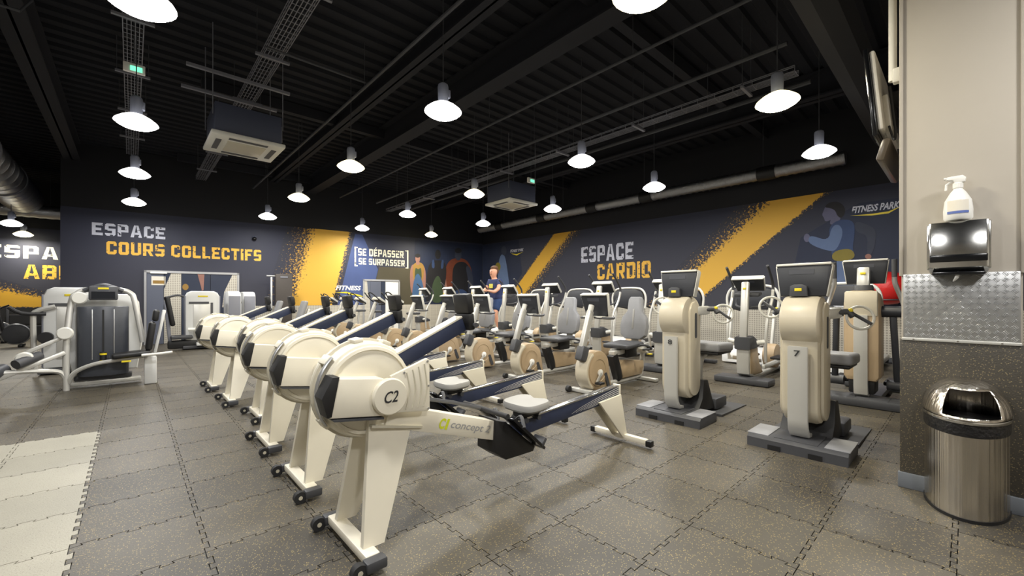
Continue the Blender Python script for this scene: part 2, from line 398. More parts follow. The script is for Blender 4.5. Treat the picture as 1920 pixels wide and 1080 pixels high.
# ------------------------------------------------------------------ floor of puzzle mats
XL, XR, Y0, Y1, ZC = -6.5, 10.94, -3.5, 21.0, 5.2
TS = .5; TX, TY = -.23, .03
floor = MB().box(((XL + XR) / 2, (Y0 + Y1) / 2, -.03), (XR - XL + .3, Y1 - Y0 + .3, .04)).build('floor', 'rubber', None, False)
tag(floor, 'grey speckled rubber floor of interlocking puzzle mats', 'floor', kind='structure')
def tile_outline(teeth, amp, gap):
    def prof(n=teeth):                       # square wave along one edge, zero at both corners
        q = [(0, 0)]; st = 1 / (2 * n + 1)
        for k in range(n):
            a, b = (2 * k + 1) * st - st * .15, (2 * k + 2) * st - st * .15
            q += [(a, 0), (a - st * .12, amp), (b + st * .12, amp), (b, 0)]
        return q
    h_ = TS / 2; P_ = prof(); pts = []
    pts += [(-h_ + t * TS, -h_ + d) for t, d in P_]
    pts += [(h_ + d, -h_ + t * TS) for t, d in P_]
    top = [(-h_ + t * TS, h_ + d) for t, d in P_] + [(h_, h_)]
    lef = [(-h_ + d, -h_ + t * TS) for t, d in P_] + [(-h_, h_)]
    pts += top[::-1][:-1]; pts += lef[::-1][:-1]
    n = len(pts); out = []
    for i in range(n):
        a, b, c = Vector(pts[i - 1]), Vector(pts[i]), Vector(pts[(i + 1) % n])
        e1, e2 = (b - a).normalized(), (c - b).normalized()
        n1, n2 = Vector((-e1.y, e1.x)), Vector((-e2.y, e2.x)); m_ = (n1 + n2)
        m_ = m_ / max(.5, m_.dot(n1)); out.append((b.x + m_.x * gap, b.y + m_.y * gap))
    return out
OUT = tile_outline(4, .022, .0022)
def tile_mesh(mname):
    mb = MB(); n = len(OUT)
    mb.raw([(x, y, 0) for x, y in OUT] + [(x, y, -.009) for x, y in OUT], [tuple(range(n))] + [(i, n + i, n + (i + 1) % n, (i + 1) % n) for i in range(n)])
    me = bpy.data.meshes.new('rubber_tile'); me.from_pydata(mb.v, [], mb.f); me.materials.append(M[mname]); return me
TM = {'mat_dark': tile_mesh('mat_dark'), 'mat_light': tile_mesh('mat_light')}
tiles = []
for i in range(int((XL - TX) / TS) - 1, int((XR - TX) / TS) + 1):
    for j in range(int((Y0 - TY) / TS), int((Y1 - TY) / TS)):
        cx, cy = TX + (i + .5) * TS, TY + (j + .5) * TS
        if not (XL < cx < XR - .24): continue
        light = cx < TX and cy < 5.53
        px, py, d = proj(cx, cy, 0)
        vis = d > .6 and -90 < px < 2010 and py < 1180 and not (cx > 3.9 and px > 1700)
        tiles.append((0 if vis else 1, d, cx, cy, 'mat_light' if light else 'mat_dark'))
tiles.sort()
rest = {'mat_dark': MB(), 'mat_light': MB()}
for k, (nv, d, cx, cy, mn) in enumerate(tiles):
    if k < 300 and not nv:
        o = bpy.data.objects.new('rubber_tile', TM[mn]); COL.objects.link(o); o.parent = floor; o.location = (cx, cy, 0)
    else:
        n = len(OUT); rest[mn].raw([(x + cx, y + cy, 0) for x, y in OUT], [tuple(range(n))])
for mn, mb in rest.items():
    if mb.v: tag(mb.build('rubber_tile_field', mn, floor, False), kind='stuff')

# ------------------------------------------------------------------ walls; a wall's local x runs along it, its face looks to local -y
TH = math.radians(6.6); WB = (-1.30, 15.2)
def wall(name, loc, rz, length, label, parts, depth=.25):
    o = MB().box((length / 2, depth / 2 + .02, ZC / 2), (length, depth, ZC)).build(name, 'wall_black', None, False)
    o.location = loc; o.rotation_euler = (0, 0, rz); tag(o, label, 'wall', kind='structure')
    for nm, x0, x1, z0, z1, m in parts:
        MB().box(((x0 + x1) / 2, .01, (z0 + z1) / 2), (x1 - x0, .02, z1 - z0)).build(nm, m, o, False)
    return o
wb = wall('wall_back', (*WB, 0), -TH, 12.4, 'dark printed back wall reading ESPACE COURS COLLECTIFS', [
    ('wall_print', 0, 12.33, 1.03, 3.56, 'wall_navy'), ('perforated_wainscot', 3.72, 12.33, .1, 1.03, 'perforated'),
    ('plain_panel', 0, 1.57, .1, 1.03, 'wall_navy'), ('skirting_board', 0, 12.33, 0, .1, 'skirt')])
wr = wall('wall_right', (XR, 13.78, 0), -PI / 2, 17.2, 'dark printed side wall reading ESPACE CARDIO', [
    ('wall_print', 0, 17.2, 1.05, 3.52, 'wall_navy'), ('perforated_wainscot', 0, 17.2, .1, 1.05, 'perforated'), ('skirting_board', 0, 17.2, 0, .1, 'skirt')])
wf = wall('wall_far', (XL, 21.0, 0), 0, 9.5, 'far dark wall reading ESPACE over a yellow brush stroke, left edge', [
    ('wall_print', 0, 9.5, .93, 3.6, 'wall_navy'), ('dark_wainscot', 0, 9.5, 0, .93, 'rubber')])
wret = MB().box((WB[0] + .13, (WB[1] + 21) / 2 + .3, ZC / 2), (.25, 21 - WB[1] - .6, ZC)).build('wall_return', 'wall_navy', None, False)
tag(wret, 'dark side of the class room block at its left corner', 'wall', kind='structure')

for nm, c_, sz, lab in (('wall_front', ((XL + XR) / 2, Y0 - .12, ZC / 2), (XR - XL + .5, .2, ZC), 'plain pale wall behind the camera'), ('wall_left', (XL - .12, (Y0 + Y1) / 2, ZC / 2), (.2, Y1 - Y0 + .5, ZC), 'plain pale wall left of the frame')):
    tag(MB().box(c_, sz).build(nm, 'pillar', None, False), lab, 'wall', kind='structure')
def SB(x, y):                                 # pixel -> (along, height) on the back wall
    d = ray(x, y); N = (math.sin(TH), math.cos(TH)); t = (WB[0] * N[0] + WB[1] * N[1]) / (d[0] * N[0] + d[1] * N[1])
    return ((d[0] * t - WB[0]) * math.cos(TH) - (d[1] * t - WB[1]) * math.sin(TH), CAM_H + d[2] * t)
def SR(x, y):                                 # pixel -> (along, height) on the right wall
    d = ray(x, y); t = XR / d[0]; return (13.78 - d[1] * t, CAM_H + d[2] * t)

def stroke(w, bl, br, tr, tl, m):
    mb = MB(); n = 12; v = []; f = []
    for k in range(n + 1):
        t = k / n
        v += [(bl[0] + (tl[0] - bl[0]) * t, -.003, bl[1] + (tl[1] - bl[1]) * t), (br[0] + (tr[0] - br[0]) * t, -.003, br[1] + (tr[1] - br[1]) * t)]
    f = [(2 * k, 2 * k + 1, 2 * k + 3, 2 * k + 2) for k in range(n)]
    me = bpy.data.meshes.new('brush_stroke'); me.from_pydata(v, [], f); me.materials.append(M[m])
    uv = me.uv_layers.new(name='UVMap')
    for l in me.loops: uv.data[l.index].uv = (l.vertex_index % 2, (l.vertex_index // 2) / n)
    o = bpy.data.objects.new('brush_stroke', me); COL.objects.link(o); o.parent = w
block_text(wb, 'ESPACE', .56, 2.01, 2.89, 3.21, 'letter_white')
block_text(wb, 'COURS COLLECTIFS', .83, 4.29, 2.41, 2.75, 'letter_gold')
stroke(wb, (4.35, 1.03), (6.5, 1.03), (7.08, 3.56), (5.0, 3.56), 'stroke_left')
block_text(wb, 'SE DÉPASSER', 7.2, 8.86, 2.76, 3.02, 'letter_cream')
block_text(wb, 'SE SURPASSER', 7.22, 8.9, 2.45, 2.68, 'letter_cream')
for a, b, sgn in ((7.08, 7.13, 1), (8.99, 9.04, -1)):
    flat(wb, 'bracket', [(a, 2.38), (b, 2.38), (b, 3.06), (a, 3.06)], 'letter_cream', -.003)
    x0, x1 = (b, b + .06) if sgn > 0 else (a - .06, a)
    for z in (2.38, 3.02): flat(wb, 'bracket_foot', [(x0, z), (x1, z), (x1, z + .04), (x0, z + .04)], 'letter_cream', -.003)
add('mural_blue', (66, 82, 128), .62, noise=.25, nscale=1.2)
add('mural_olive', (74, 68, 50), .62, noise=.15, nscale=1.2)
add('mural_deep', (26, 36, 62), .62, noise=.35, nscale=1.4)
flat(wb, 'blue_print', [(6.52, 1.03), (7.6, 1.03), (7.9, 2.3), (7.35, 3.5), (7.1, 3.5)], 'mural_blue', -.001, .001)
flat(wb, 'olive_print', [(7.6, 1.03), (9.2, 1.03), (9.25, 2.4), (7.95, 2.4)], 'mural_olive', -.001, .001)
flat(wb, 'athletes_print', [(9.22, 1.03), (12.3, 1.03), (12.3, 3.5), (9.3, 3.5)], 'mural_deep', -.001, .001)
lettering(wb, 'FITNESS PARK', 6.46, 7.95, 1.54, 1.70, 'white', bold=.03, shear=.25)
flat(wb, 'swoosh', [(6.42, 1.46), (6.8, 1.49), (7.2, 1.4), (7.55, 1.27), (7.2, 1.34), (6.8, 1.43)], 'yellow', -.003)
# athletes printed on the back wall
for n_, c_ in (('m_skin', (150, 108, 96)), ('m_dark', (24, 23, 28)), ('m_tank', (150, 116, 54)), ('m_blue', (60, 92, 132)), ('m_rust', (104, 50, 30)), ('m_grey', (48, 54, 72)),
               ('m_olive', (58, 74, 50)), ('m_steel', (92, 112, 150)), ('m_face', (98, 98, 126)), ('m_yell', (128, 116, 44)), ('m_hair', (22, 22, 28)), ('m_shade', (46, 66, 106))):
    add(n_, c_, .65, noise=.18, nscale=5)
_dep = [0]
def mural(w, S, name, pts, m):
    _dep[0] += 1
    for _ in range(2):                        # round the outline
        pts = [q for i, p in enumerate(pts) for q in ((pts[i - 1][0] * .25 + p[0] * .75, pts[i - 1][1] * .25 + p[1] * .75), (p[0] * .75 + pts[(i + 1) % len(pts)][0] * .25, p[1] * .75 + pts[(i + 1) % len(pts)][1] * .25))]
    flat(w, name, [S(*p) for p in pts], m, -.003 - .0006 * (_dep[0] % 14), .0005)
def oval(cx, cy, rx, ry, n=14): return [(cx + rx * math.cos(2 * PI * k / n), cy + ry * math.sin(2 * PI * k / n)) for k in range(n)]
F = lambda nm, pts, m: mural(wb, SB, nm, pts, m)
F('printed_arm', [(770, 548), (768, 515), (771, 497), (778, 495), (777, 515), (775, 550)], 'm_skin')
F('printed_arm', [(791, 548), (791, 515), (788, 497), (795, 497), (799, 515), (797, 550)], 'm_skin')
F('printed_torso', [(775, 530), (773, 500), (778, 492), (790, 492), (796, 500), (793, 530)], 'm_tank')
F('printed_vest', [(777, 530), (778, 500), (784, 506), (790, 500), (791, 530)], 'm_olive')
F('printed_shorts', [(772, 568), (774, 530), (783, 508), (793, 530), (797, 568)], 'm_blue')
F('printed_neck', [(780, 497), (780, 488), (786, 488), (787, 497)], 'm_skin')
F('printed_head', oval(783, 485, 4.6, 7.5), 'm_skin'); F('printed_hair', oval(783, 479.5, 5, 4), 'm_hair')
F('printed_arm', [(797, 566), (799, 525), (803, 497), (812, 490), (812, 520), (806, 566)], 'm_dark')
F('printed_torso', [(808, 545), (804, 505), (808, 488), (832, 488), (838, 505), (833, 545)], 'm_dark')
F('printed_strap', [(809, 502), (810, 487), (814, 487), (815, 504)], 'm_shade'); F('printed_strap', [(826, 504), (828, 487), (832, 487), (831, 504)], 'm_shade')
F('printed_shorts', [(808, 568), (809, 535), (821, 512), (830, 535), (830, 568)], 'm_olive')
F('printed_head', oval(821, 477, 5.5, 9), 'm_dark')
F('printed_arm', [(828, 565), (831, 520), (837, 505), (846, 508), (843, 535), (836, 566)], 'm_skin')
F('printed_torso', [(842, 560), (834, 514), (837, 496), (848, 484), (870, 484), (882, 496), (886, 520), (880, 566)], 'm_rust')
F('printed_shadow', [(850, 566), (847, 510), (854, 492), (872, 490), (882, 505), (880, 566)], 'm_hair')
F('printed_arm', [(872, 498), (882, 500), (889, 530), (884, 556), (877, 550), (878, 525)], 'm_grey')
F('printed_shorts', [(846, 568), (848, 548), (866, 540), (880, 552), (882, 568)], 'm_shade')
F('printed_head', oval(859, 478, 6.5, 10.5), 'm_grey'); F('printed_hair', oval(859, 470, 6.5, 5), 'm_hair')
# right wall
stroke(wr, (13.78 - 12.5, 1.05), (13.78 - 11.2, 1.05), (13.78 - 8.5, 3.52), (13.78 - 9.85, 3.52), 'stroke_right')
stroke(wr, (13.78 - 6.45, 1.05), (13.78 - 4.8, 1.05), (13.78 - 1.9, 3.52), (13.78 - 3.75, 3.52), 'stroke_left')
block_text(wr, 'ESPACE', 13.78 - 8.57, 13.78 - 6.64, 2.43, 2.94, 'letter_white')
block_text(wr, 'CARDIO', 13.78 - 7.93, 13.78 - 6.08, 1.85, 2.34, 'letter_gold')
lettering(wr, 'FITNESS PARK', 13.78 - 1.6, 13.78 - .86, 3.0, 3.14, 'letter_white', bold=.03, shear=.3)
flat(wr, 'swoosh', [(12.16, 2.96), (12.5, 2.95), (12.75, 2.96), (12.95, 3.04), (12.75, 2.92), (12.5, 2.915)], 'yellow', -.003)
lettering(wr, 'FITNESS PARK', 13.78 - 12.05, 13.78 - 11.3, 3.05, 3.16, 'letter_white', bold=.03, shear=.3)
flat(wr, 'swoosh', [(1.75, 3.02), (2.1, 2.96), (2.45, 3.02), (2.1, 2.91)], 'yellow', -.003)
flat(wr, 'runner_print', [(11.0, 1.05), (13.9, 1.05), (13.9, 3.2), (12.3, 3.2), (11.3, 2.6)], 'mural_deep', -.001, .001)
flat(wr, 'print_field', [(.02, 1.05), (1.25, 1.05), (2.4, 2.2), (2.2, 3.5), (.02, 3.5)], 'mural_deep', -.001, .001)
mural(wr, SR, 'printed_arm', [(1602, 414), (1624, 420), (1643, 430), (1641, 460), (1634, 479), (1625, 478), (1628, 440), (1604, 436)], 'm_grey')
mural(wr, SR, 'printed_hand', oval(1628, 481, 6, 5), 'm_skin')
mural(wr, SR, 'printed_trousers', [(1562, 484), (1604, 482), (1612, 560), (1566, 560)], 'm_steel')
mural(wr, SR, 'printed_jacket', [(1554, 430), (1562, 418), (1578, 411), (1602, 414), (1603, 440), (1598, 466), (1606, 486), (1561, 488), (1558, 460)], 'm_shade')
mural(wr, SR, 'printed_hem', [(1559, 472), (1597, 464), (1606, 486), (1562, 492)], 'm_yell')
mural(wr, SR, 'printed_arm', [(1516, 445), (1524, 442), (1553, 452), (1560, 424), (1574, 420), (1582, 436), (1570, 468), (1556, 472), (1517, 458)], 'm_steel')
mural(wr, SR, 'printed_hand', oval(1513, 446, 6, 8), 'm_face')
mural(wr, SR, 'printed_neck', [(1556, 424), (1557, 410), (1572, 402), (1578, 412)], 'm_face')
mural(wr, SR, 'printed_head', [(1541, 403), (1545, 394), (1547, 388), (1560, 386), (1572, 392), (1570, 406), (1557, 413), (1547, 416), (1545, 408)], 'm_face')
mural(wr, SR, 'printed_hair', [(1546, 389), (1552, 381), (1568, 377), (1582, 384), (1586, 398), (1578, 410), (1570, 405), (1566, 394), (1556, 390)], 'm_hair')
mural(wr, SR, 'printed_torso', [(932, 560), (934, 500), (938, 478), (946, 476), (951, 500), (958, 560)], 'm_steel')
mural(wr, SR, 'printed_head', oval(945, 470, 5, 9), 'm_grey')
mural(wr, SR, 'printed_ball', oval(934, 500, 5, 8), 'm_yell')
# far wall at the left edge
sf = -XL
block_text(wf, 'ESPACE', sf - 3.42, sf - 1.05, 2.58, 3.0, 'letter_cream')
block_text(wf, 'ABDOS', sf - 2.62, sf - .75, 1.91, 2.38, 'letter_gold')
stroke(wf, (sf - 5.5, .93), (sf - 5.5, 2.9), (sf - 1.1, 1.05), (sf - 1.1, .93), 'stroke_right')

# doors and glazing in the back wall
def glazed(name, s0, s1, z1, label, leaf):
    d = thing(name, (0, 0, 0)); d.parent = None
    d.location = (*WB, 0); d.rotation_euler = (0, 0, -TH); tag(d, label, 'door', kind='structure')
    fr = MB()
    for a, b in ((s0, s0 + .05), (s1 - .05, s1)): fr.box(((a + b) / 2, -.02, z1 / 2), (b - a, .06, z1))
    fr.box(((s0 + s1) / 2, -.02, z1 - .03), (s1 - s0, .06, .06)); fr.build('door_frame', 'frame_alu', d)
    for nm, a, b, m in leaf: MB().box(((a + b) / 2, -.012, z1 / 2 - .02), (b - a - .012, .03, z1 - .06)).build(nm, m, d)
    return d
d1 = glazed('door_1', 1.57, 3.72, 2.02, 'grey door with notice and glazed frosted doors in back wall', [
    ('door_leaf', 1.62, 1.98, 'door_grey'), ('pane', 1.98, 2.36, 'perforated'), ('pane', 2.36, 3.02, 'glass_dark'), ('pane', 3.02, 3.67, 'glass_dark')])
flat(d1, 'frosted_film', [(3.3, 1.0), (3.67, 1.0), (3.67, 1.96), (3.55, 1.96), (3.35, 1.45)], 'perforated', -.03)
flat(d1, 'film_corner', [(1.98, 1.5), (1.98, 1.98), (2.14, 1.98)], 'glass_dark', -.03)
flat(d1, 'notice', [(1.72, 1.62), (2.02, 1.62), (2.02, 1.86), (1.72, 1.86)], 'paper', -.03)
flat(d1, 'notice_band', [(1.75, 1.66), (1.99, 1.66), (1.99, 1.75), (1.75, 1.75)], 'm_tank', -.034, .001)
flat(d1, 'poster_leg', [(2.72, 1.96), (2.88, 1.96), (2.86, 1.5), (2.82, 1.48), (2.8, 1.6)], 'm_skin', -.03)
flat(d1, 'poster_flower', oval(2.45, 1.58, .07, .09), 'm_tank', -.03)
flat(d1, 'door_closer', [(1.7, 1.94), (2.05, 1.94), (2.05, 1.99), (1.7, 1.99)], 'white', -.03, .04)
d2 = glazed('door_2', 7.36, 8.7, 1.94, 'glazed doors with white panel under the SE SURPASSER lettering', [
    ('pane', 7.41, 7.62, 'perforated'), ('pane', 7.62, 8.0, 'door_grey'), ('pane', 8.0, 8.16, 'glass_dark'), ('pane', 8.16, 8.65, 'white')])
flat(d2, 'film_corner', [(7.56, 1.3), (7.62, 1.3), (7.62, 1.9), (7.5, 1.9)], 'door_grey', -.03)

# ------------------------------------------------------------------ ceiling: ribbed deck, beams
mb = MB(); prof = []; y = Y0 - .5; k = 0
while y < 21.5:
    prof += [(y, 0), (y + .13, 0), (y + .16, .05), (y + .26, .05)]; y += .29
v = []; f = []
for q in prof: v += [(XL - .2, q[0], ZC + q[1]), (XR + .2, q[0], ZC + q[1])]
f = [(2 * i, 2 * i + 1, 2 * i + 3, 2 * i + 2) for i in range(len(prof) - 1)]
ceil = MB().raw(v, f).box(((XL + XR) / 2, 9, ZC + .12), (XR - XL + .6, 26, .06)).build('ceiling', 'ceil', None, False)
tag(ceil, 'black ribbed steel deck ceiling high above the gym', 'ceiling', kind='structure')
def ibeam(x, w, h_, z, n):
    m_ = MB()
    m_.box((x, 8.7, z + h_ - .015), (w, 24, .03)).box((x, 8.7, z + .015), (w, 24, .03)).box((x, 8.7, z + h_ / 2), (.03, 24, h_))
    tag(m_.build('ceiling_beam', 'beam', None, False), n, 'beam', 'steel beams under the deck', 'structure')
ibeam(4.35, .3, .5, 4.7, 'dark steel ceiling beam running over the front row of bikes')
ibeam(3.3, .22, .3, 4.9, 'dark steel ceiling beam left of the wide one over the bikes')
ibeam(-1.1, .3, .45, 4.75, 'dark steel ceiling beam at the left above the strength machines')
ibeam(8.9, .3, .45, 4.75, 'dark steel ceiling beam above the treadmills')
for i, yy in enumerate((3.2, 9.2, 14.4)):
    tag(MB().box((XR / 2 + 1.2, yy, 5.08), (11.5, .14, .2)).build('ceiling_joist', 'beam', None, False), 'dark cross joist under the deck, %s' % ('near the camera', 'midway down the hall', 'close to the back wall')[i], 'joist', 'cross joists', 'structure')

# ------------------------------------------------------------------ pendant lamps on a regular grid
def make_lamp(warm):
    r = thing('pendant_lamp')
    MB().lathe([(.055, .115), (.1, .1), (.16, .065), (.215, .02), (.225, 0), (.215, 0), (.2, .018), (.15, .055), (.09, .085), (.055, .1)], seg=24, caps=False).build('reflector', 'acrylic_warm' if warm else 'acrylic_white', r)
    MB().lathe([(.21, .012), (.2, -.02), (.15, -.05), (.08, -.066), (.01, -.07)], seg=24).build('diffuser', 'lamp_warm' if warm else 'lamp_white', r)
    h_ = MB().lathe([(.05, .105), (.062, .13), (.066, .3), (.058, .33), (.03, .35)], seg=16).build('ballast_housing', 'lamp_body', r)
    MB().box((.06, 0, .23), (.05, .08, .1), .01).build('terminal_box', 'lamp_body', h_)
    MB().cyl((0, 0, .34), (0, 0, ZC - 3.52 + .055), .006, 6).build('cord', 'pipe', r)
    return r
LA = []
cols = {-.0: 'above the strength machines', 2.8: 'above the rowing machines', 5.52: 'above the middle of the cardio rows', 7.9: 'above the treadmills'}
ordn = ['nearest', 'second', 'third', 'fourth', 'farthest']
spots = []
for cx, word, ys in ((.05, 'above the aisle left of the rowers', (4.28, 7.25, 10.25, 13.3)), (2.8, 'above the rowing machines', (1.62, 4.3, 7.18, 10.2, 13.12)),
                     (5.52, 'above the cross trainers', (1.48, 4.32, 7.25, 10.22, 13.22)), (7.9, 'above the treadmills', (1.55, 4.32, 7.1, 9.93, 12.9))):
    for k, yy in enumerate(ys): spots.append((cx, yy, 'round pendant lamp %s, %s from the camera' % (word, ordn[k]), 3.52))
spots += [(-2.43, 17.7, 'round pendant lamp at the far left beneath the big duct, nearer one', 3.3), (-2.55, 20.4, 'round pendant lamp at the far left in front of the far wall lettering', 3.3),
          (.05, 1.4, 'round pendant lamp almost overhead of the camera on the left', 3.52), (.05, -1.5, 'round pendant lamp behind the camera on the left', 3.52), (2.8, -1.5, 'round pendant lamp behind the camera beside the pillar', 3.52),
          (-2.7, 4.3, 'round pendant lamp left of the frame over the pale mats', 3.52)]
warm_at = {(2.8, 7.18), (2.8, 10.2), (5.52, 1.48), (5.52, 7.25), (2.8, 1.62), (7.9, 12.9), (-2.55, 20.4)}
protos = {}
for (x, y, lab, z) in spots:
    w_ = (x, y) in warm_at
    if w_ not in protos: protos[w_] = make_lamp(w_); o = protos[w_]
    else: o = copy_tree(protos[w_])
    o.location = (x, y, z); tag(o, lab, 'lamp', 'pendant lamps')
    if z < 3.5 or (x == .05 and y > 4.5):
        for ch in [c for c in o.children if c.name.startswith('cord')]: bpy.data.objects.remove(ch)
        MB().cyl((0, 0, .34), (0, 0, 4.676 - z if x == .05 else (3.835 - z if y < 19 else ZC - z + .055)), .006, 6).build('cord', 'pipe', o)
    ld = bpy.data.lights.new('lamp_light', 'AREA'); ld.shape = 'DISK'; ld.size = .4; ld.energy = LAMP_W
    ld.color = (1, .93, .76) if w_ else (1, .985, .96)
    lo = bpy.data.objects.new('lamp_light', ld); COL.objects.link(lo); lo.location = (x, y, z - .085)

# ------------------------------------------------------------------ cable trays, pipes, ducts, air units
def wire_tray(x, y0, y1, z, w, label, dep=.1, st=.12):
    r = thing('cable_tray', (x, y0, z), 0, label, 'cable tray')
    L_ = y1 - y0; wires = MB(); n = 5
    for k in range(n + 1): wires.box((-w / 2 + w * k / n, L_ / 2, 0), (.008, L_, .008))
    for sx in (-1, 1):
        for zz in (.05, dep): wires.box((sx * w / 2, L_ / 2, zz), (.009, L_, .009))
    wires.build('long_wire', 'tray', r, False)
    cr = MB(); yy = 0
    while yy < L_:
        cr.box((0, yy, 0), (w, .007, .007)).box((-w / 2, yy, dep / 2), (.007, .007, dep)).box((w / 2, yy, dep / 2), (.007, .007, dep)); yy += st
    tag(cr.build('cross_wire', 'tray', r, False), kind='stuff')
    yy = .6
    while yy < L_:
        MB().box((0, yy, -.02), (w + .2, .04, .03)).build('bracket', 'tray', r, False)
        for sx in (-1, 1): MB().cyl((sx * (w / 2 + .08), yy, -.02), (sx * (w / 2 + .08), yy, ZC - z), .005, 6).build('hanger_rod', 'pipe', r)
        yy += 1.7
    return r
wire_tray(1.45, 4.2, 14.6, 4.6, .22, 'wire mesh cable tray running above the left air unit')
wire_tray(.02, 4.6, 13.5, 4.7, .2, 'wire cable tray above the left line of pendant lamps')
wire_tray(6.42, 1.5, 13.2, 4.2, .18, 'long wire cable tray crossing above the cardio rows', .07, .25)
def pipe(name, path, r, label, m='pipe', hang=True, cat='pipe'):
    t = thing(name, path[0], 0, label, cat); p0 = Vector(path[0])
    MB().tube([Vector(p) - p0 for p in path], r, 8).build('pipe_run', m, t)
    if hang:
        L_ = (Vector(path[-1]) - p0); n = max(2, int(L_.length / 2.8))
        for k in range(n):
            q = L_ * ((k + .5) / n); MB().cyl((q.x, q.y, q.z), (q.x, q.y, ZC - p0.z), .006, 6).build('hanger_rod', 'pipe', t)
pipe('sprinkler_pipe', [(2.65, 1.5, 4.5), (2.65, 14.2, 4.5)], .022, 'thin grey sprinkler pipe above the rowing machines')
pipe('sprinkler_pipe', [(4.95, 1.5, 4.5), (4.95, 13.6, 4.5)], .022, 'thin grey sprinkler pipe above the front bike row')
pipe('sprinkler_pipe', [(6.0, 1.5, 4.42), (6.0, 13.2, 4.42)], .03, 'grey square conduit left of the long cable tray')
pipe('sprinkler_pipe', [(7.15, 1.5, 4.35), (7.15, 13.0, 4.35)], .035, 'grey pipe right of the long cable tray')
pipe('sprinkler_branch', [(1.3, 6.2, 4.55), (2.65, 6.2, 4.55)], .016, 'short branch pipe joining the sprinkler pipe over the rowers', hang=False)
pipe('sprinkler_branch', [(-2.2, 7.0, 4.4), (-.9, 7.0, 4.4), (-.85, 7.3, 4.7)], .016, 'bent thin pipe under the ceiling at the left', hang=False)
pipe('sprinkler_branch', [(-2.6, 5.6, 4.6), (-.9, 5.6, 4.6)], .016, 'straight thin pipe under the ceiling at the left', hang=False)
pipe('black_duct', [(4.6, 1.03, 4.4), (10.7, 1.03, 4.4)], .23, 'thick black round duct crossing the ceiling near the pillar', 'duct_dark', True, 'duct')

def spiral_duct(x, y0, y1, z, r, label, bands):
    t = thing('ventilation_duct', (x, y0, z), 0, label, 'duct'); L_ = y1 - y0
    pr = []; yy = 0
    while yy < L_: pr += [(r, yy), (r + .012, yy + .05), (r, yy + .1)]; yy += .16
    MB().lathe(pr, seg=20, axis='y').build('pipe_body', 'duct_metal', t)
    for b in bands: MB().lathe([(r + .02, b), (r + .025, b + .02), (r + .025, b + .33), (r + .02, b + .35)], seg=20, axis='y').build('joint_sleeve', 'black', t)
    for k in range(4):
        q = L_ * (k + .5) / 4; MB().cyl((0, q, r), (0, q, ZC - z), .006, 6).build('hanger_rod', 'pipe', t)
spiral_duct(10.35, 1.6, 13.2, 4.02, .13, 'silver ribbed duct along the cardio wall', (1.2, 4.1, 5.9, 8.0, 10.2))
t = thing('ventilation_duct', (-2.43, 8.8, 4.3), 0, 'wide round silver duct at the far left under the ceiling', 'duct')
pr = [(.45, q * .5 + e) if e else (.46, q * .5) for q in range(21) for e in (0, .02, .48)]
MB().lathe(pr, seg=28, axis='y').build('pipe_body', 'duct_metal', t)
for b in (1.5, 4.5, 7.5): MB().lathe([(.47, b), (.48, b + .02), (.48, b + .1), (.47, b + .12)], seg=28, axis='y').build('strap', 'tray', t)
for b in (2, 8): MB().cyl((0, b, .4), (0, b, ZC - 4.3), .008, 6).build('hanger_rod', 'pipe', t)
t = thing('ventilation_duct', (-4.5, 19.75, 4.0), 0, 'foil wrapped duct crossing before the far left wall', 'duct')
MB().lathe([(.2, q * .25 + (.1 if e else 0)) if not e else (.215, q * .25 + .12) for q in range(14) for e in (0, 1)], seg=18, axis='x').build('pipe_body', 'duct_metal', t)
for b in (.6, 2.6): MB().cyl((b, 0, .2), (b, 0, ZC - 4.0), .008, 6).build('hanger_rod', 'pipe', t)

def air_unit(x, y, z, label, rails=True):
    t = thing('air_conditioner', (x, y, z), 0, label, 'air conditioner')
    MB().box((0, 0, .27), (.86, .86, .42), .01).build('casing', 'ac_box', t)
    p = MB().box((0, 0, .03), (.95, .95, .06), .015).build('grille_panel', 'ac_panel', t)
    MB().box((0, 0, -.004), (.5, .5, .012), .004).build('intake_grille', 'cream_dark', p)
    for k in range(4):
        a = k * PI / 2; q = Vector((math.cos(a), math.sin(a), 0)) * .36
        MB().box((q.x, q.y, -.002), (.07, .5, .01) if k % 2 == 0 else (.5, .07, .01)).build('air_slot', 'charcoal', p)
    for sx in (-1, 1):
        for sy in (-1, 1): MB().cyl((sx * .45, sy * .4, .3), (sx * .45, sy * .4, ZC - z), .007, 6).build('hanger_rod', 'tray', t)
    MB().tube([(.43, .3, .35), (.6, .3, .35), (.6, .3, .6), (.3, .3, .62)], .018, 8).build('drain_pipe', 'tray', t)
    if rails:
        for sy in (-1, 1): MB().box((-.1, sy * .4, .9), (1.3, .05, .04)).build('support_rail', 'tray', t)
air_unit(1.31, 7.67, 3.6, 'ceiling cassette air conditioner at the left above the aisle')
air_unit(7.1, 7.78, 3.6, 'ceiling cassette air conditioner above the cardio machines', False)
for x, y, z, lab in ((.03, 7.45, 4.3, 'small green lit exit sign under the left cable tray'), (6.87, 6.85, 4.0, 'small green lit exit sign beside the right air unit')):
    t = thing('exit_sign', (x, y, z), 0, lab, 'sign')
    MB().box((0, 0, 0), (.22, .05, .12), .01).build('sign_box', 'white', t); MB().box((.02, -.03, -.01), (.12, .01, .06)).build('lit_face', 'exit_green', t)
    MB().cyl((0, 0, .07), (0, 0, ZC - z), .006, 6).build('hanger_rod', 'pipe', t)
t = thing('security_camera', G(471, 434, 3.1), 0, 'small dome camera on the back wall right of the lettering', 'camera')
t.location = (WB[0] + 4.1 * math.cos(TH), WB[1] - 4.1 * math.sin(TH) - .07, 3.08)
MB().ball((0, 0, 0), .06).build('dome', 'black_gloss', t); MB().box((0, .04, .03), (.1, .05, .1), .01).build('wall_mount', 'ac_box', t)

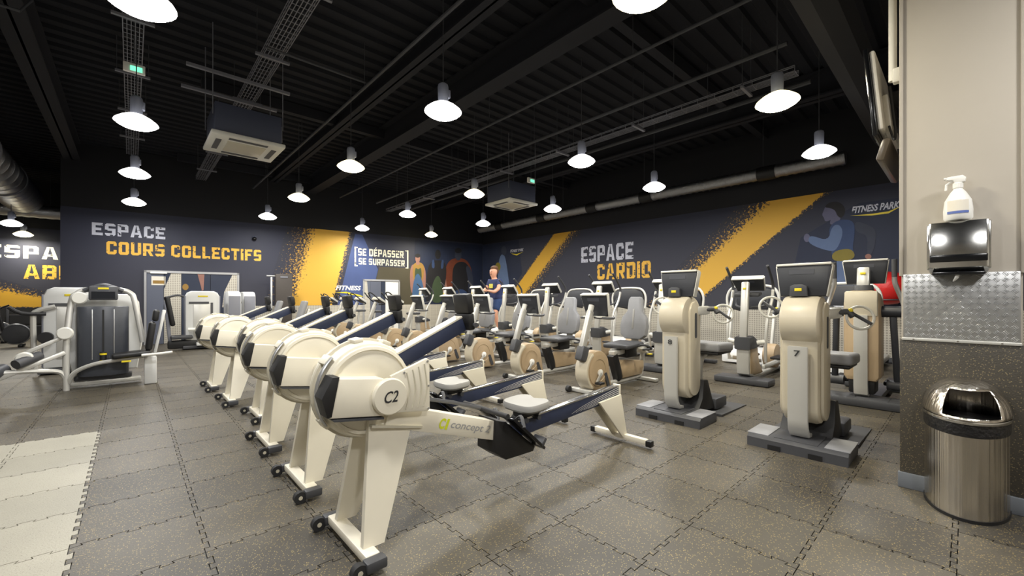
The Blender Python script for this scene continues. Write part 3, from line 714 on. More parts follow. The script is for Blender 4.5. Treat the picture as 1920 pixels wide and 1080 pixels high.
# ------------------------------------------------------------------ pillar at the right
PX_, PY0, PY1 = 3.8, -.222, .294
pil = MB().box((PX_ + .25, (PY0 + PY1) / 2, ZC / 2), (.5, PY1 - PY0, ZC), .012).build('wall_pillar', 'pillar', None)
tag(pil, 'beige square pillar with metal plate and rubber lower cladding', 'pillar', kind='structure')
pcy, pw = (PY0 + PY1) / 2, PY1 - PY0
MB().box((PX_ - .008, pcy, .54), (.016, pw + .012, .88), .002).build('rubber_panel', 'pillar_rubber', pil)
MB().box((PX_ - .016, pcy, .05), (.03, pw + .03, .1), .004).build('baseboard', 'baseboard', pil)
pl = MB().box((PX_ - .008, pcy, 1.2), (.016, pw - .02, .42), .002).build('tread_plate', 'alu', pil)
tr = MB(); k = 0
for iz in range(12):
    for iy in range(14):
        cy, cz = PY0 + .032 + iy * .0348, 1.013 + iz * .0348; a = PI / 4 if (iz + iy) % 2 else -PI / 4
        for off in (-.0085, -.003, .003, .0085):
            c_, s_ = math.cos(a), math.sin(a); oy, oz = -s_ * off * 1.2, c_ * off * 1.2
            L_, w_ = .0155, .0024
            q = [(-L_, 0), (0, -w_), (L_, 0), (0, w_)]
            vv = [(PX_ - .0165, cy + oy + c_ * u - s_ * w, cz + oz + s_ * u + c_ * w) for u, w in q] + [(PX_ - .0195, cy + oy, cz + oz)]
            tr.raw(vv, [(0, 1, 4), (1, 2, 4), (2, 3, 4), (3, 0, 4)])
tag(tr.build('raised_tread', 'alu', pl, False), kind='stuff')
MB().box((PX_ - .012, pcy, .985), (.024, pw - .01, .018), .003).build('edge_strip', 'silver', pil)
for yy in (PY0 + .08, pcy, PY1 - .06): MB().cyl((PX_ - .027, yy, .985), (PX_ - .02, yy, .985), .005, 8).build('screw', 'chrome', pil)
for yy in (PY0, PY1): MB().box((PX_ - .004, yy, 3.3), (.02, .02, 3.8), .004).build('corner_bead', 'pillar', pil)
tag(MB().cyl((PX_ + .08, PY1 + .05, 2.75), (PX_ + .08, PY1 + .05, ZC), .022).box((PX_ + .08, PY1 + .025, 2.78), (.06, .05, .1), .01).build('conduit', 'cable_white', None), 'beige vertical conduit on the hidden side of the pillar', 'conduit')

# paper dispenser, spray bottle
t = thing('paper_dispenser', (PX_, .035, 1.41), 0, 'chrome paper towel dispenser with tissue hanging on the pillar', 'dispenser')
pts = [(0, .0), (-.1, .0), (-.135, .03), (-.14, .1), (-.12, .27), (-.1, .31), (0, .32)]
MB().prism(pts, -.125, .125, 'y', .012).build('cover', 'chrome', t)
MB().box((-.128, 0, .085), (.03, .24, .045), .006).build('smoked_band', 'black_gloss', t)
MB().box((-.075, 0, -.006), (.12, .22, .02), .006).build('bottom_lip', 'black_gloss', t)
for sy in (-1, 1): MB().box((-.06, sy * .128, .16), (.1, .012, .28), .005).build('side_cheek', 'chrome', t)
MB().tube([(-.09, -.0, 0), (-.1, .005, -.03), (-.095, .02, -.055)], [.016, .02, .004], 8, 4, flat=.5).build('tissue_end', 'tissue', t)
t = thing('spray_bottle', (PX_ - .065, .035, 1.73), 0, 'white spray bottle standing on the paper dispenser', 'bottle')
MB().lathe([(.055, 0), (.063, .01), (.064, .06), (.058, .12), (.034, .17), (.02, .19), (.019, .2)], seg=24).build('bottle_body', 'bottle', t)
MB().lathe([(.023, .196), (.023, .225), (.018, .23)], seg=18).build('collar', 'white', t)
hd = MB().prism([(.0, .228), (-.0, .228)] and [(.03, .23), (.035, .255), (.02, .272), (-.045, .27), (-.05, .25), (-.02, .245), (-.015, .23)], -.016, .016, 'y', .004)
hd2 = MB(); hd2.v = [(p[1] * 1.0, -p[0] * -1.0, p[2]) for p in hd.v]; hd2.f = hd.f
hd2.v = [(p[1], -p[0], p[2]) for p in hd.v]; hd2.build('spray_head', 'white', t)
MB().tube([(0, .02, .245), (0, .05, .225), (0, .052, .19)], .006, 8).build('trigger', 'white', t)
MB().cyl((0, .045, .262), (0, .06, .262), .008).build('nozzle', 'white', t)
lab = MB(); n = 10; v = []
for k in range(n + 1):
    a = PI - .75 + 1.5 * k / n
    for zz in (.035, .115): v.append((.0655 * math.cos(a), .0655 * math.sin(a), zz))
MB().raw(v, [(2 * k, 2 * k + 1, 2 * k + 3, 2 * k + 2) for k in range(n)]).build('bottle_label', 'paper', t)
v2 = [(p[0] * 1.01, p[1] * 1.01, .035 if i % 2 == 0 else .05) for i, p in enumerate(v)]
MB().raw(v2, [(2 * k, 2 * k + 1, 2 * k + 3, 2 * k + 2) for k in range(n)]).build('label_band', 'label_blue', t)

# half round bin
t = thing('waste_bin', (3.775, .005, 0), 0, 'brushed steel half-round waste bin with domed lid below the dispenser', 'bin')
def dee(r, dep, n=22, back=0.0):
    return [(back - dep * math.sin(PI * k / n), r * math.cos(PI * k / n)) for k in range(n + 1)]
def loft(rings, m, name, parent, caps=True):
    v = []; n = len(rings[0][0]); f = []
    for ring, z in rings: v += [(x, y, z) for x, y in ring]
    for i in range(len(rings) - 1):
        for j in range(n): f.append((i * n + j, i * n + (j + 1) % n, (i + 1) * n + (j + 1) % n, (i + 1) * n + j))
    if caps: f += [tuple(range(n)), tuple((len(rings) - 1) * n + j for j in range(n))]
    return MB().raw(v, f).build(name, m, parent)
loft([(dee(.178, .335), .012), (dee(.178, .335), .5)], 'steel', 'bin_body', t)
loft([(dee(.182, .34), 0), (dee(.182, .34), .018)], 'black', 'base_ring', t)
loft([(dee(.181, .339), .475), (dee(.183, .342), .51), (dee(.181, .339), .555)], 'bag', 'bin_liner', t)
# dome lid with the opening cut as an arched mouth
n, m_ = 30, 12; v = []; f = []
for i in range(m_ + 1):
    a = PI / 2 * i / m_; rr, zz = max(.02, math.cos(a) ** .75), .555 + .21 * math.sin(a)
    for j in range(n + 1):
        b = PI * j / n; v.append((-.345 * rr * math.sin(b), .187 * rr * math.cos(b), zz))
for i in range(m_):
    for j in range(n):
        if 1 <= i <= 6 and 10 <= j <= 22: continue
        f.append((i * (n + 1) + j, i * (n + 1) + j + 1, (i + 1) * (n + 1) + j + 1, (i + 1) * (n + 1) + j))
lid = MB().raw(v, f)
lid.raw([(0, -.187, .555), (0, .187, .555), (0, .12, .73), (0, -.12, .73)], [(0, 1, 2, 3)])
lido = lid.build('domed_lid', 'steel', t)
sol = lido.modifiers.new('s', 'SOLIDIFY'); sol.thickness = .004
loft([(dee(.19, .349), .548), (dee(.192, .352), .556), (dee(.19, .349), .566)], 'chrome', 'lid_rim', t, False)
MB().box((-.15, 0, .5), (.22, .26, .01)).build('bin_floor', 'black', t)
# tv on the pillar
t = thing('television', (4.49, .425, 2.40), 0, 'flat television on a bracket at the pillar, seen from behind', 'television')
t.rotation_euler = (math.radians(-5), 0, 0)
MB().box((0, .02, .37), (.98, .03, .66), .008).build('screen_panel', 'black_gloss', t)
MB().box((0, -.012, .38), (.94, .035, .6), .015).build('rear_casing', 'tv_back', t)
MB().box((-.1, -.045, .22), (.5, .04, .3), .012).build('electronics_box', 'tv_back', t)
MB().box((0, -.01, -.06), (.9, .05, .16), .015, (.35, 0, 0)).build('speaker_bar', 'tv_dark', t)
MB().box((-.15, -.072, .3), (.24, .02, .3), .005).bar((-.2, -.08, .3), (-.3, -.1, .38), .05, .02).build('wall_bracket', 'black', t)
MB().tube([(-.36, -.05, .12), (-.4, -.07, 0), (-.34, -.08, .1), (-.36, -.08, .4)], .008, 6, 5).build('cable', 'black', t)

# ------------------------------------------------------------------ rowing machines
def make_rower():
    r = thing('rowing_machine')
    # front foot with transport wheels
    fb = MB().box((0, 0, .052), (.07, .5, .045), .008).build('front_foot', 'cream', r)
    for sy in (-1, 1):
        MB().box((-.0, sy * .27, .045), (.1, .06, .05), .01).build('foot_cap', 'charcoal', fb)
        MB().cyl((-.075, sy * .27 - .018, .036), (-.075, sy * .27 + .018, .036), .036, 18).build('transport_wheel', 'rubber', fb)
        MB().cyl((-.075, sy * .27 - .02, .036), (-.075, sy * .27 + .02, .036), .012, 10).build('wheel_hub', 'cream_dark', fb)
    for sy in (-1, 1):                             # two splayed tapering legs
        v = []
        for (x0, x1, y, z) in ((.05, .30, sy * .075, .645), (-.02, .085, sy * .17, .07)):
            for dy in (-.016, .016): v += [(x0, y + dy, z), (x1, y + dy, z)]
        MB().raw(v, [(0, 1, 3, 2), (4, 6, 7, 5), (0, 4, 5, 1), (2, 3, 7, 6), (0, 2, 6, 4), (1, 5, 7, 3)]).build('front_leg', 'cream', r, False)
    # flywheel housing, axis across
    cx, cz = .07, .79
    MB().lathe([(.0, -.05), (.12, -.062), (.2, -.058), (.232, -.045), (.242, -.02), (.242, .1), (.232, .125), (.2, .135), (.02, .14)], (cx, 0, cz), 40, 'y').build('flywheel_housing', 'cream', r)
    rim = MB().lathe([(.24, .025), (.256, .028), (.256, .05), (.24, .053)], (cx, 0, cz), 40, 'y', False).build('housing_rim', 'cream_dark', r)
    for a in (25, 65, 100, 140, 215):
        c_, s_ = math.cos(math.radians(a)), math.sin(math.radians(a))
        MB().box((cx + .25 * c_, .02, cz + .25 * s_), (.05, .09, .022), .006, (0, -math.radians(a - 90), 0)).build('rim_clip', 'cream', rim)
    MB().tube([(cx + .252 * math.cos(math.radians(a)), -.03, cz + .252 * math.sin(math.radians(a))) for a in range(135, 216, 8)], .02, 8, flat=.25).build('face_band', 'alu', rim)
    MB().lathe([(.2, -.058), (.203, -.066), (.218, -.062), (.222, -.05)], (cx, 0, cz), 40, 'y', False).build('vent_ring', 'cream', rim)
    # chain cover box on the near side, with dark vent end
    MB().prism([(-.19, .8), (-.145, .885), (.1, .855), (.13, .7), (.1, .67), (-.155, .705)], -.15, -.045, 'y', .008).build('chain_cover', 'cream', r)
    MB().prism([(-.195, .8), (-.148, .892), (-.115, .89), (-.15, .712), (-.17, .71)], -.153, -.05, 'y', .004).build('vent_end', 'black', r)
    MB().prism([(-.15, .70), (.1, .665), (.1, .655), (-.14, .688)], -.152, -.048, 'y').build('cover_seam', 'charcoal', r)
    hub = MB().lathe([(.088, -.13), (.092, -.165), (.085, -.176), (.01, -.179)], (.125, 0, .765), 32, 'y').build('hub_cap', 'cream', r)
    lettering(hub, 'C2', .088, .162, .738, .795, 'ink', -.181, .015, .3, name='hub_lettering')
    MB().prism([(.13, .865), (.335, .935), (.35, .925), (.352, .665), (.34, .655), (.19, .675), (.13, .68)], -.165, -.14, 'y', .005).build('side_bracket', 'cream', r)
    for k in range(4): 
        x = .21 + .034 * k
        MB().tube([(x, -.167, .685), (x + .02, -.168, .78), (x + .004, -.167, .875 + .011 * k)], .0035, 6, 4).build('bracket_rib', 'cream_dark', r)
    for x, z in ((.335, .92), (.34, .67), (.34, .79), (.2, .875)): MB().cyl((x, -.17, z), (x, -.164, z), .006, 8).build('bracket_bolt', 'alu', r)
    # monitor arm and monitor
    MB().bar((.12, -.01, .865), (.66, -.01, 1.1), .075, .09, .004).build('monitor_arm', 'navy', r)
    MB().bar((.2, -.01, .9465), (.645, -.01, 1.1405), .078, .012, .002).build('arm_top_strip', 'cream', r)
    mon = MB().box((.68, -.01, 1.22), (.05, .145, .12), .012, (0, -.15, 0)).build('monitor', 'black', r)
    MB().box((.709, -.01, 1.225), (.004, .11, .085), .001, (0, -.15, 0)).build('monitor_screen', 'screen', mon)
    MB().box((.69, -.01, 1.11), (.045, .15, .1), .01, (0, -.1, 0)).build('monitor_cradle', 'black', r)
    MB().cyl((.71, -.1, 1.09), (.71, .08, 1.09), .016, 10).build('phone_grip', 'charcoal', r)
    # white beam with lettering, down to the foot stretcher
    b0, b1 = (.14, .665), (.86, .425)
    MB().bar((b0[0], -.06, b0[1] - .01), (b1[0], -.06, b1[1]), .1, .115, .004).build('front_beam', 'cream', r)
    MB().bar((.05, -.06, .622), (.33, -.06, .565), .13, .012).build('leg_saddle', 'cream_dark', r)
    def on_beam(txt, u0, u1, h0, h1, m, bold, shear):
        v, f = text_geo(txt, bold, shear); d = Vector((b1[0] - b0[0], 0, b1[1] - b0[1] + .01)); L_ = d.length; d /= L_; n_ = Vector((-d.z, 0, d.x))
        p0 = Vector((b0[0], -.1125, b0[1] - .01))
        MB().raw([tuple(p0 + d * (u0 + a * (u1 - u0)) + n_ * (h0 + b * (h1 - h0))) for a, b in v], f).build('beam_lettering', m, r, False)
    on_beam('C', .32, .36, -.03, .03, 'lime', .04, .15); on_beam('I', .362, .385, -.03, .03, 'lime', .06, .1)
    on_beam('concept 2', .40, .70, -.03, .026, 'outline_grey', .01, .2)
    # foot stretcher
    MB().prism([(.84, .50), (.93, .47), (1.19, .255), (1.17, .225), (.93, .23), (.83, .3)], -.13, .05, 'y', .01).build('stretcher_body', 'black', r)
    for sy in (-.16, .09):
        MB().bar((.92, sy, .505), (1.2, sy, .26), .1, .02, .004).build('foot_plate', 'black_gloss', r)
        MB().tube([(1.0, sy - .055, .44), (1.02, sy, .5), (1.0, sy + .055, .44)], .012, 6, 5, flat=.4).build('foot_strap', 'charcoal', r)
        MB().box((1.19, sy, .3), (.03, .1, .07), .008, (0, .7, 0)).build('heel_cup', 'charcoal', r)
    MB().tube([(.42, -.02, .68), (.6, -.02, .63), (.8, -.02, .56)], .012, 6).build('handle_chain', 'charcoal', r)
    MB().cyl((.84, -.24, .545), (.84, .2, .545), .016, 10).build('pull_handle', 'rubber', r)
    # monorail
    MB().bar((.95, -.03, .36), (2.3, -.03, .44), .05, .105, .003).build('rail', 'navy', r)
    MB().bar((.95, -.03, .416), (2.3, -.03, .497), .058, .012, .002).build('rail_track', 'chrome', r)
    for k in range(5):
        z0 = .398 + .0165 * k; 
        pts = []
        for q in range(7):
            t_ = q / 6; x = 1.86 - .05 * k + t_ * (.43 + .05 * k); lo = .315 + (x - .95) * .0593
            pts.append((x, lo + .006 + (z0 - .398) * (.1 + .9 * t_ ** .6) + .014 * t_))
        MB().raw([(x, -.0565, z) for x, z in pts] + [(x, -.0565, z + .0015 + .004 * i / 6) for i, (x, z) in enumerate(pts)], [(i, i + 1, 8 + i, 7 + i) for i in range(6)]).build('rail_stripe', 'white', r, False)
    MB().box((2.305, -.03, .443), (.02, .07, .125), .004).build('rail_end_cap', 'cream', r)
    # seat on its carriage
    v = []; n1, n2 = 9, 9
    st = MB(); pl_ = []
    for i in range(24):
        a = 2 * PI * i / 24; x = .125 * math.copysign(abs(math.cos(a)) ** .55, math.cos(a)); y_ = .155 * math.copysign(abs(math.sin(a)) ** .6, math.sin(a))
        if x > .06: x -= .045 * math.exp(-(y_ / .05) ** 2)
        pl_.append((x, y_))
    rings = []
    for sc_, z in ((.9, 0), (1, .015), (1, .04), (.95, .052), (.6, .046)): rings.append(([(x * sc_, y_ * sc_) for x, y_ in pl_], z))
    so = loft(rings, 'seat_grey', 'seat', r); so.location = (1.2, -.03, .495); so.rotation_euler = (0, -.06, 0)
    MB().box((1.2, -.03, .47), (.16, .11, .05), .01).build('seat_carriage', 'black', r)
    for sx in (-.06, .06): MB().cyl((1.2 + sx, -.1, .43), (1.2 + sx, .04, .43), .018, 12).build('carriage_roller', 'charcoal', r)
    # rear leg and foot
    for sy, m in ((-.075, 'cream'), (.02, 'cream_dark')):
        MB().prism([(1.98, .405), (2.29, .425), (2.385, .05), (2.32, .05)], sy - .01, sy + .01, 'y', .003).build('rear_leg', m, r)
    rf = MB().box((2.36, -.03, .05), (.05, .52, .045), .006).build('rear_foot', 'cream', r)
    for sy in (-1, 1): MB().box((2.36, -.03 + sy * .28, .043), (.055, .05, .05), .006).build('foot_cap', 'black', rf)
    return r
RX = [(.82, 2.09), (.835, 3.02), (.85, 4.02), (.98, 5.03), (.87, 6.0), (.83, 7.1)]
ow = ['white rowing machine in front, nearest to the camera, lettering on its beam', 'white rowing machine standing directly behind the nearest one', 'third white rowing machine from the camera in the row',
      'fourth white rowing machine from the camera, set back slightly', 'fifth white rowing machine, second from the far end', 'sixth white rowing machine, farthest in the row by the strength machines']
place(make_rower(), [(x, y, l) for (x, y), l in zip(RX, ow)], 'rowing machines in a row', 'rowing machine')

# ------------------------------------------------------------------ cardio machines (front at x = 0, rider further along +x)
def console_shell(r, c, w, h_, tilt, d=.05, name='console', rim='rim'):
    """dark console seen from behind, pale frame, screen on the rider's side; tilt leans its top towards the front"""
    o = MB().prism([(-w / 2, h_ / 2 - .02), (-w / 2 + .02, h_ / 2), (w / 2 - .02, h_ / 2), (w / 2, h_ / 2 - .02), (w / 2 - .035, -h_ / 2), (-w / 2 + .035, -h_ / 2)], -d / 2, d / 2, 'x', .008).build(name, 'console', r)
    o.location = c; o.rotation_euler = (0, -tilt, 0)
    fr = MB().box((.0, 0, h_ / 2 + .006), (d + .03, w, .02), .006)
    for sy in (-1, 1): fr.bar((.01, sy * (w / 2 + .003), h_ / 2), (.01, sy * (w / 2 - .032), -h_ / 2), .012, d, .003)
    fr.build('console_frame', rim, o)
    MB().box((d / 2 + .002, 0, .01), (.004, w * .84, h_ * .7)).build('screen', 'screen', o)
    MB().box((-d / 2 - .001, .01, h_ * .28), (.004, w * .46, h_ * .15)).build('vent_slot', 'console_slot', o)
    return o
def make_recumbent(upright=False):
    r = thing('upright_bike' if upright else 'recumbent_bike')
    # drive casing: tan disc with a drooping tail, pale front edge
    tail = [(.3 + .265 * math.cos(math.radians(a)), .29 + .265 * math.sin(math.radians(a))) for a in range(30, 262, 11)]
    body = tail + [(.33, .03), (.55, .02), (.6, .06), (.575, .2)]
    MB().prism(body, -.085, .085, 'y', .02).build('drive_casing', 'tan', r)
    front = [(.3 + .272 * math.cos(math.radians(a)), .29 + .272 * math.sin(math.radians(a))) for a in range(118, 250, 11)]
    inner = [(.3 + .235 * math.cos(math.radians(a)), .29 + .235 * math.sin(math.radians(a))) for a in range(118, 250, 11)]
    MB().prism(front + inner[::-1], -.1, .1, 'y', .012).build('front_shell', 'beige', r)
    for sy in (-1, 1):
        MB().lathe([(.2, 0), (.205, .006 * sy), (.15, .012 * sy), (.145, .006 * sy), (.1, .01 * sy), (.02, .012 * sy)], (.3, sy * .085, .29), 28, 'y').build('side_disc', 'tan', r)
        MB().prism([(x + .47, z + .15) for x, z in [(-.02 + .03 * math.cos(a * PI / 6), .07 + .03 * math.sin(a * PI / 6)) for a in range(0, 7)] + [(.04 + .03 * math.cos(a * PI / 6), -.07 + .03 * math.sin(a * PI / 6)) for a in range(6, 13)]], sy * .086, sy * .1, 'y').build('side_emblem', 'charcoal', r)
        MB().lathe([(.045, sy * .09), (.05, sy * .115), (.02, sy * .125)], (.31, 0, .26), 16, 'y').build('crank_hub', 'white', r)
        cr = MB().bar((.31, sy * .12, .26), (.31 + sy * .1, sy * .12, .26 + sy * .12), .02, .04, .004).build('crank_arm', 'silver', r)
        MB().box((.31 + sy * .1, sy * .17, .265 + sy * .12), (.1, .09, .03), .008).build('pedal', 'black', cr)
    # post, boot and console
    MB().bar((.02, 0, .44), (.09, 0, .62), .12, .13, .02).build('post_boot', 'charcoal', r)
    MB().bar((.06, 0, .6), (.24, 0, 1.09), .075, .09, .02).build('post', 'silver', r)
    MB().tube([(.215, 0, 1.04), (.262, 0, 1.16)], .038, 12).build('post_head', 'rim', r)
    MB().box((.225, 0, 1.13), (.012, .03, .03), .002, (0, .3, 0)).build('yellow_badge', 'yellow', r)
    if upright:
        console_shell(r, (.36, 0, 1.2), .4, .2, 1.0)
        for sy in (-1, 1):
            MB().tube([(.3, sy * .1, 1.1), (.4, sy * .24, 1.12), (.25, sy * .25, 1.22), (.08, sy * .2, 1.38), (.04, sy * .1, 1.38), (.1, sy * .07, 1.28)], .014, 8, 6).build('handlebar', 'rubber', r)
        MB().bar((.62, 0, .1), (.72, 0, .5), .1, .14, .03).build('seat_mast', 'beige', r)
        MB().cyl((.72, 0, .48), (.76, 0, .86), .03, 12).build('seat_post', 'silver', r)
        MB().prism([(.62, .02), (.62, -.02), (.78, -.06), (.86, -.12), (.92, -.12), (.94, 0), (.92, .12), (.86, .12), (.78, .06)], .86, .92, 'z', .02).build('saddle', 'charcoal', r)
        MB().bar((.3, 0, .05), (1.05, 0, .05), .1, .06, .01).build('base_beam', 'silver', r)
        for x in (.1, 1.05): MB().box((x, 0, .03), (.09, .52, .05), .012).build('floor_bar', 'charcoal', r)
        return r
    console_shell(r, (.36, 0, 1.16), .42, .3, .3)
    for sy in (-1, 1): MB().tube([(.28, sy * .03, 1.0), (.31, sy * .2, .99), (.4, sy * .25, .99), (.48, sy * .2, 1.0)], .016, 8, 5).build('front_grip', 'charcoal', r)
    MB().box((.33, 0, 1.005), (.12, .3, .02), .006).build('tray', 'rim', r)
    # frame to the seat
    MB().tube([(.3, 0, .06), (1.0, 0, .055), (1.4, 0, .07), (1.52, 0, .14), (1.56, 0, .45)], .035, 10, 5).build('lower_frame', 'silver', r)
    MB().bar((.74, 0, .46), (.9, 0, .09), .1, .13, .01).build('diagonal_strut', 'black', r)
    MB().prism([(.9, .1), (1.46, .1), (1.52, .2), (1.52, .3), (.97, .36), (.88, .3)], -.05, .05, 'y', .015).build('side_cover', 'tan', r)
    MB().bar((.72, 0, .47), (1.62, 0, .52), .1, .07, .012).build('seat_rail', 'silver', r)
    MB().box((1.12, 0, .47), (.26, .2, .16), .03).build('seat_carriage', 'black', r)
    MB().box((1.03, 0, .575), (.46, .42, .07), .03, (0, -.05, 0), 3).build('seat_cushion', 'charcoal', r)
    bk = MB().prism([(-.13, .0), (-.21, .06), (-.225, .2), (-.2, .33), (-.12, .42), (-.11, .6), (-.08, .64), (.08, .64), (.11, .6), (.12, .42), (.2, .33), (.225, .2), (.21, .06), (.13, 0)], -.05, .05, 'x', .025).build('backrest', 'grey_pad', r)
    bk.location = (1.3, 0, .64); bk.rotation_euler = (0, .14, 0)
    MB().box((-.052, 0, .3), (.008, .03, .3), .003).build('back_seam', 'seat_grey', bk)
    MB().bar((1.33, 0, .5), (1.42, 0, 1.0), .12, .03, .006).build('back_support', 'silver', r)
    for sy in (-1, 1):
        MB().tube([(1.25, sy * .18, .5), (1.3, sy * .3, .52), (1.12, sy * .31, .58), (.95, sy * .3, .6)], .016, 8, 5).build('side_grip', 'charcoal', r)
    MB().box((1.42, -.2, .42), (.09, .05, .018), .005).build('seat_lever', 'yellow', r)
    MB().bar((1.55, 0, .42), (1.4, 0, .5), .22, .03, .006).build('rear_step', 'rim', r)
    for x, w in ((.12, .46), (1.5, .56)): MB().box((x, 0, .03), (.09, w, .05), .012).build('floor_bar', 'silver', r)
    for sy in (-1, 1): MB().cyl((.04, sy * .24, .04), (.04, sy * .19, .04), .04, 14).build('transport_wheel', 'rubber', r)
    return r
word = ['nearest', 'second', 'third', 'fourth', 'fifth']
place(make_recumbent(), [(4.3, y, 'recumbent exercise bike with grey backrest, %s of its kind from the camera' % w) for y, w in zip((3.4, 4.68, 5.88, 6.95, 8.15), word)], 'recumbent bikes in the front cardio row', 'exercise bike')
place(make_recumbent(True), [(4.3, y, 'upright exercise bike with tan drive disc, %s of the uprights beyond the recumbents' % w) for y, w in zip((9.15, 10.1, 11.25, 12.35, 13.4), word)], 'upright bikes in the front cardio row', 'exercise bike')

def make_arm_ergometer(num):
    r = thing('arm_ergometer')
    fb = MB().prism([(-.1, .0), (-.1, .075), (-.07, .1), (.26, .1), (.3, .075), (.3, 0)], -.345, .345, 'y', .01).build('front_base', 'charcoal', r)
    for y in (-.27, 0, .27): MB().box((.1, y, .102), (.34, .16 if y else .3, .008), .003).build('base_top_plate', 'grey_pad' if y else 'charcoal', fb)
    for y in (-.14, .14): MB().box((-.102, y, .02), (.01, .09, .04)).build('base_notch', 'black', fb)
    # silver front strip curving into the base
    path = [(-.005, .86), (-.005, .26), (.01, .17), (.06, .115), (.16, .105)]
    inner = [(.03, .86), (.03, .27), (.045, .2), (.08, .15), (.16, .135)]
    MB().prism(path + inner[::-1], -.07, .07, 'y', .008).build('front_strip', 'silver', r)
    lettering(r, num, -.022, .022, .78, .83, 'ink', .0, .02, name='number').rotation_euler = (0, 0, 0)
    nb = r.children[-1]; nb.rotation_euler = (0, 0, -PI / 2); nb.location = (-.012, 0, 0)
    slab = [(.06 + .16 - .16 * math.cos(a * PI / 8), .34 - .13 * math.sin(a * PI / 8)) for a in range(9)] + [(.38, 1.05), (.06, 1.05)]
    MB().prism(slab, -.13, .13, 'y', .03).build('column_body', 'beige', r)
    drum = [(.21 + .225 * math.cos(math.radians(a)), 1.06 + .215 * math.sin(math.radians(a))) for a in range(0, 360, 12)]
    MB().prism(drum, -.135, .135, 'y', .03).build('drum_cowl', 'beige', r)
    MB().lathe([(.218, -.003), (.2185, 0), (.218, .003)], (.21, 0, 1.06), 40, 'y', False).build('cowl_seam', 'cream_dark', r)
    for sy in (-1, 1):
        side = [(.24 + .12 * math.cos(math.radians(a)), 1.1 + .12 * math.sin(math.radians(a))) for a in range(0, 181, 15)] + [(.24 + .12 * math.cos(math.radians(a)), .36 + .12 * math.sin(math.radians(a))) for a in range(180, 361, 15)]
        pn = MB().prism(side, sy * .125, sy * .155, 'y', .01).build('side_panel', 'beige', r)
        pill = [(.24 + .022 * math.cos(math.radians(a)), 1.08 + .022 * math.sin(math.radians(a))) for a in range(0, 181, 20)] + [(.24 + .022 * math.cos(math.radians(a)), .86 + .022 * math.sin(math.radians(a))) for a in range(180, 361, 20)]
        MB().prism(pill, sy * .155, sy * .16, 'y').build('side_emblem', 'charcoal', pn)
    cs = console_shell(r, (.2, 0, 1.4), .39, .26, -.1, .07)
    bd = MB().prism([(-.065, 0), (.065, 0), (.06, .085), (.03, .1), (-.03, .1), (-.06, .085)], -.02, .02, 'x', .008).build('badge_housing', 'charcoal', r); bd.location = (.13, .02, 1.27)
    MB().box((-.022, 0, .055), (.004, .05, .025), .001).build('yellow_badge', 'yellow', bd)
    # crank arms with hand rings
    for sy in (-1, 1):
        MB().bar((.3, sy * .13, 1.12), (.45, sy * .2, 1.13), .06, .09, .02).build('crank_head', 'silver', r)
        ca = MB().tube([(.4, sy * .18, 1.13), (.46, sy * .25, 1.14), (.46, sy * .29, 1.1)], .026, 10, 4).build('crank_arm', 'charcoal', r)
        c = (.5, sy * .33, 1.09) if sy < 0 else (.4, sy * .3, 1.17)
        MB().ring(c, .095, .011, (-.8, -.45, .1)).build('hand_ring', 'rim', r)
        MB().bar((c[0] + .01, c[1] + .075, c[2] + .05), (c[0] - .01, c[1] - .075, c[2] - .05), .022, .026, .006, (1, 0, 0)).build('ring_spoke', 'charcoal', r)
        MB().ball((.46, sy * .27, 1.15), .02).build('lock_knob', 'yellow', r)
    # foot well, seat, rear plate
    MB().prism([(.2, .06), (.33, .2), (.36, .39), (.46, .38), (.64, .05)], -.19, .19, 'y', .008).build('foot_well', 'black', r)
    MB().prism([(.5, .0), (.5, .025), (1.2, .012), (1.22, 0)], -.32, .32, 'y').build('rear_plate', 'charcoal', r)
    MB().box((.78, 0, .09), (.3, .42, .12), .02).build('seat_base', 'charcoal', r)
    MB().tube([(.72, 0, .12), (.62, 0, .3), (.61, 0, .46), (.66, 0, .58), (.76, 0, .63)], .065, 12, 6).build('seat_post', 'silver', r)
    MB().box((.76, 0, .71), (.42, .54, .1), .03, (0, .04, 0), 3).build('seat_cushion', 'grey_pad', r)
    MB().box((.76, 0, .65), (.38, .5, .03), .01).build('seat_pan', 'black', r)
    return r
for num, x, y, lab in (('7', 4.0, .93, 'upper body ergometer numbered 7, closest to the pillar'), ('8', 4.1, 2.06, 'upper body ergometer numbered 8 beside the recumbent bikes')):
    o = make_arm_ergometer(num); o.location = (x, y, 0); tag(o, lab, 'ergometer', 'arm ergometers')

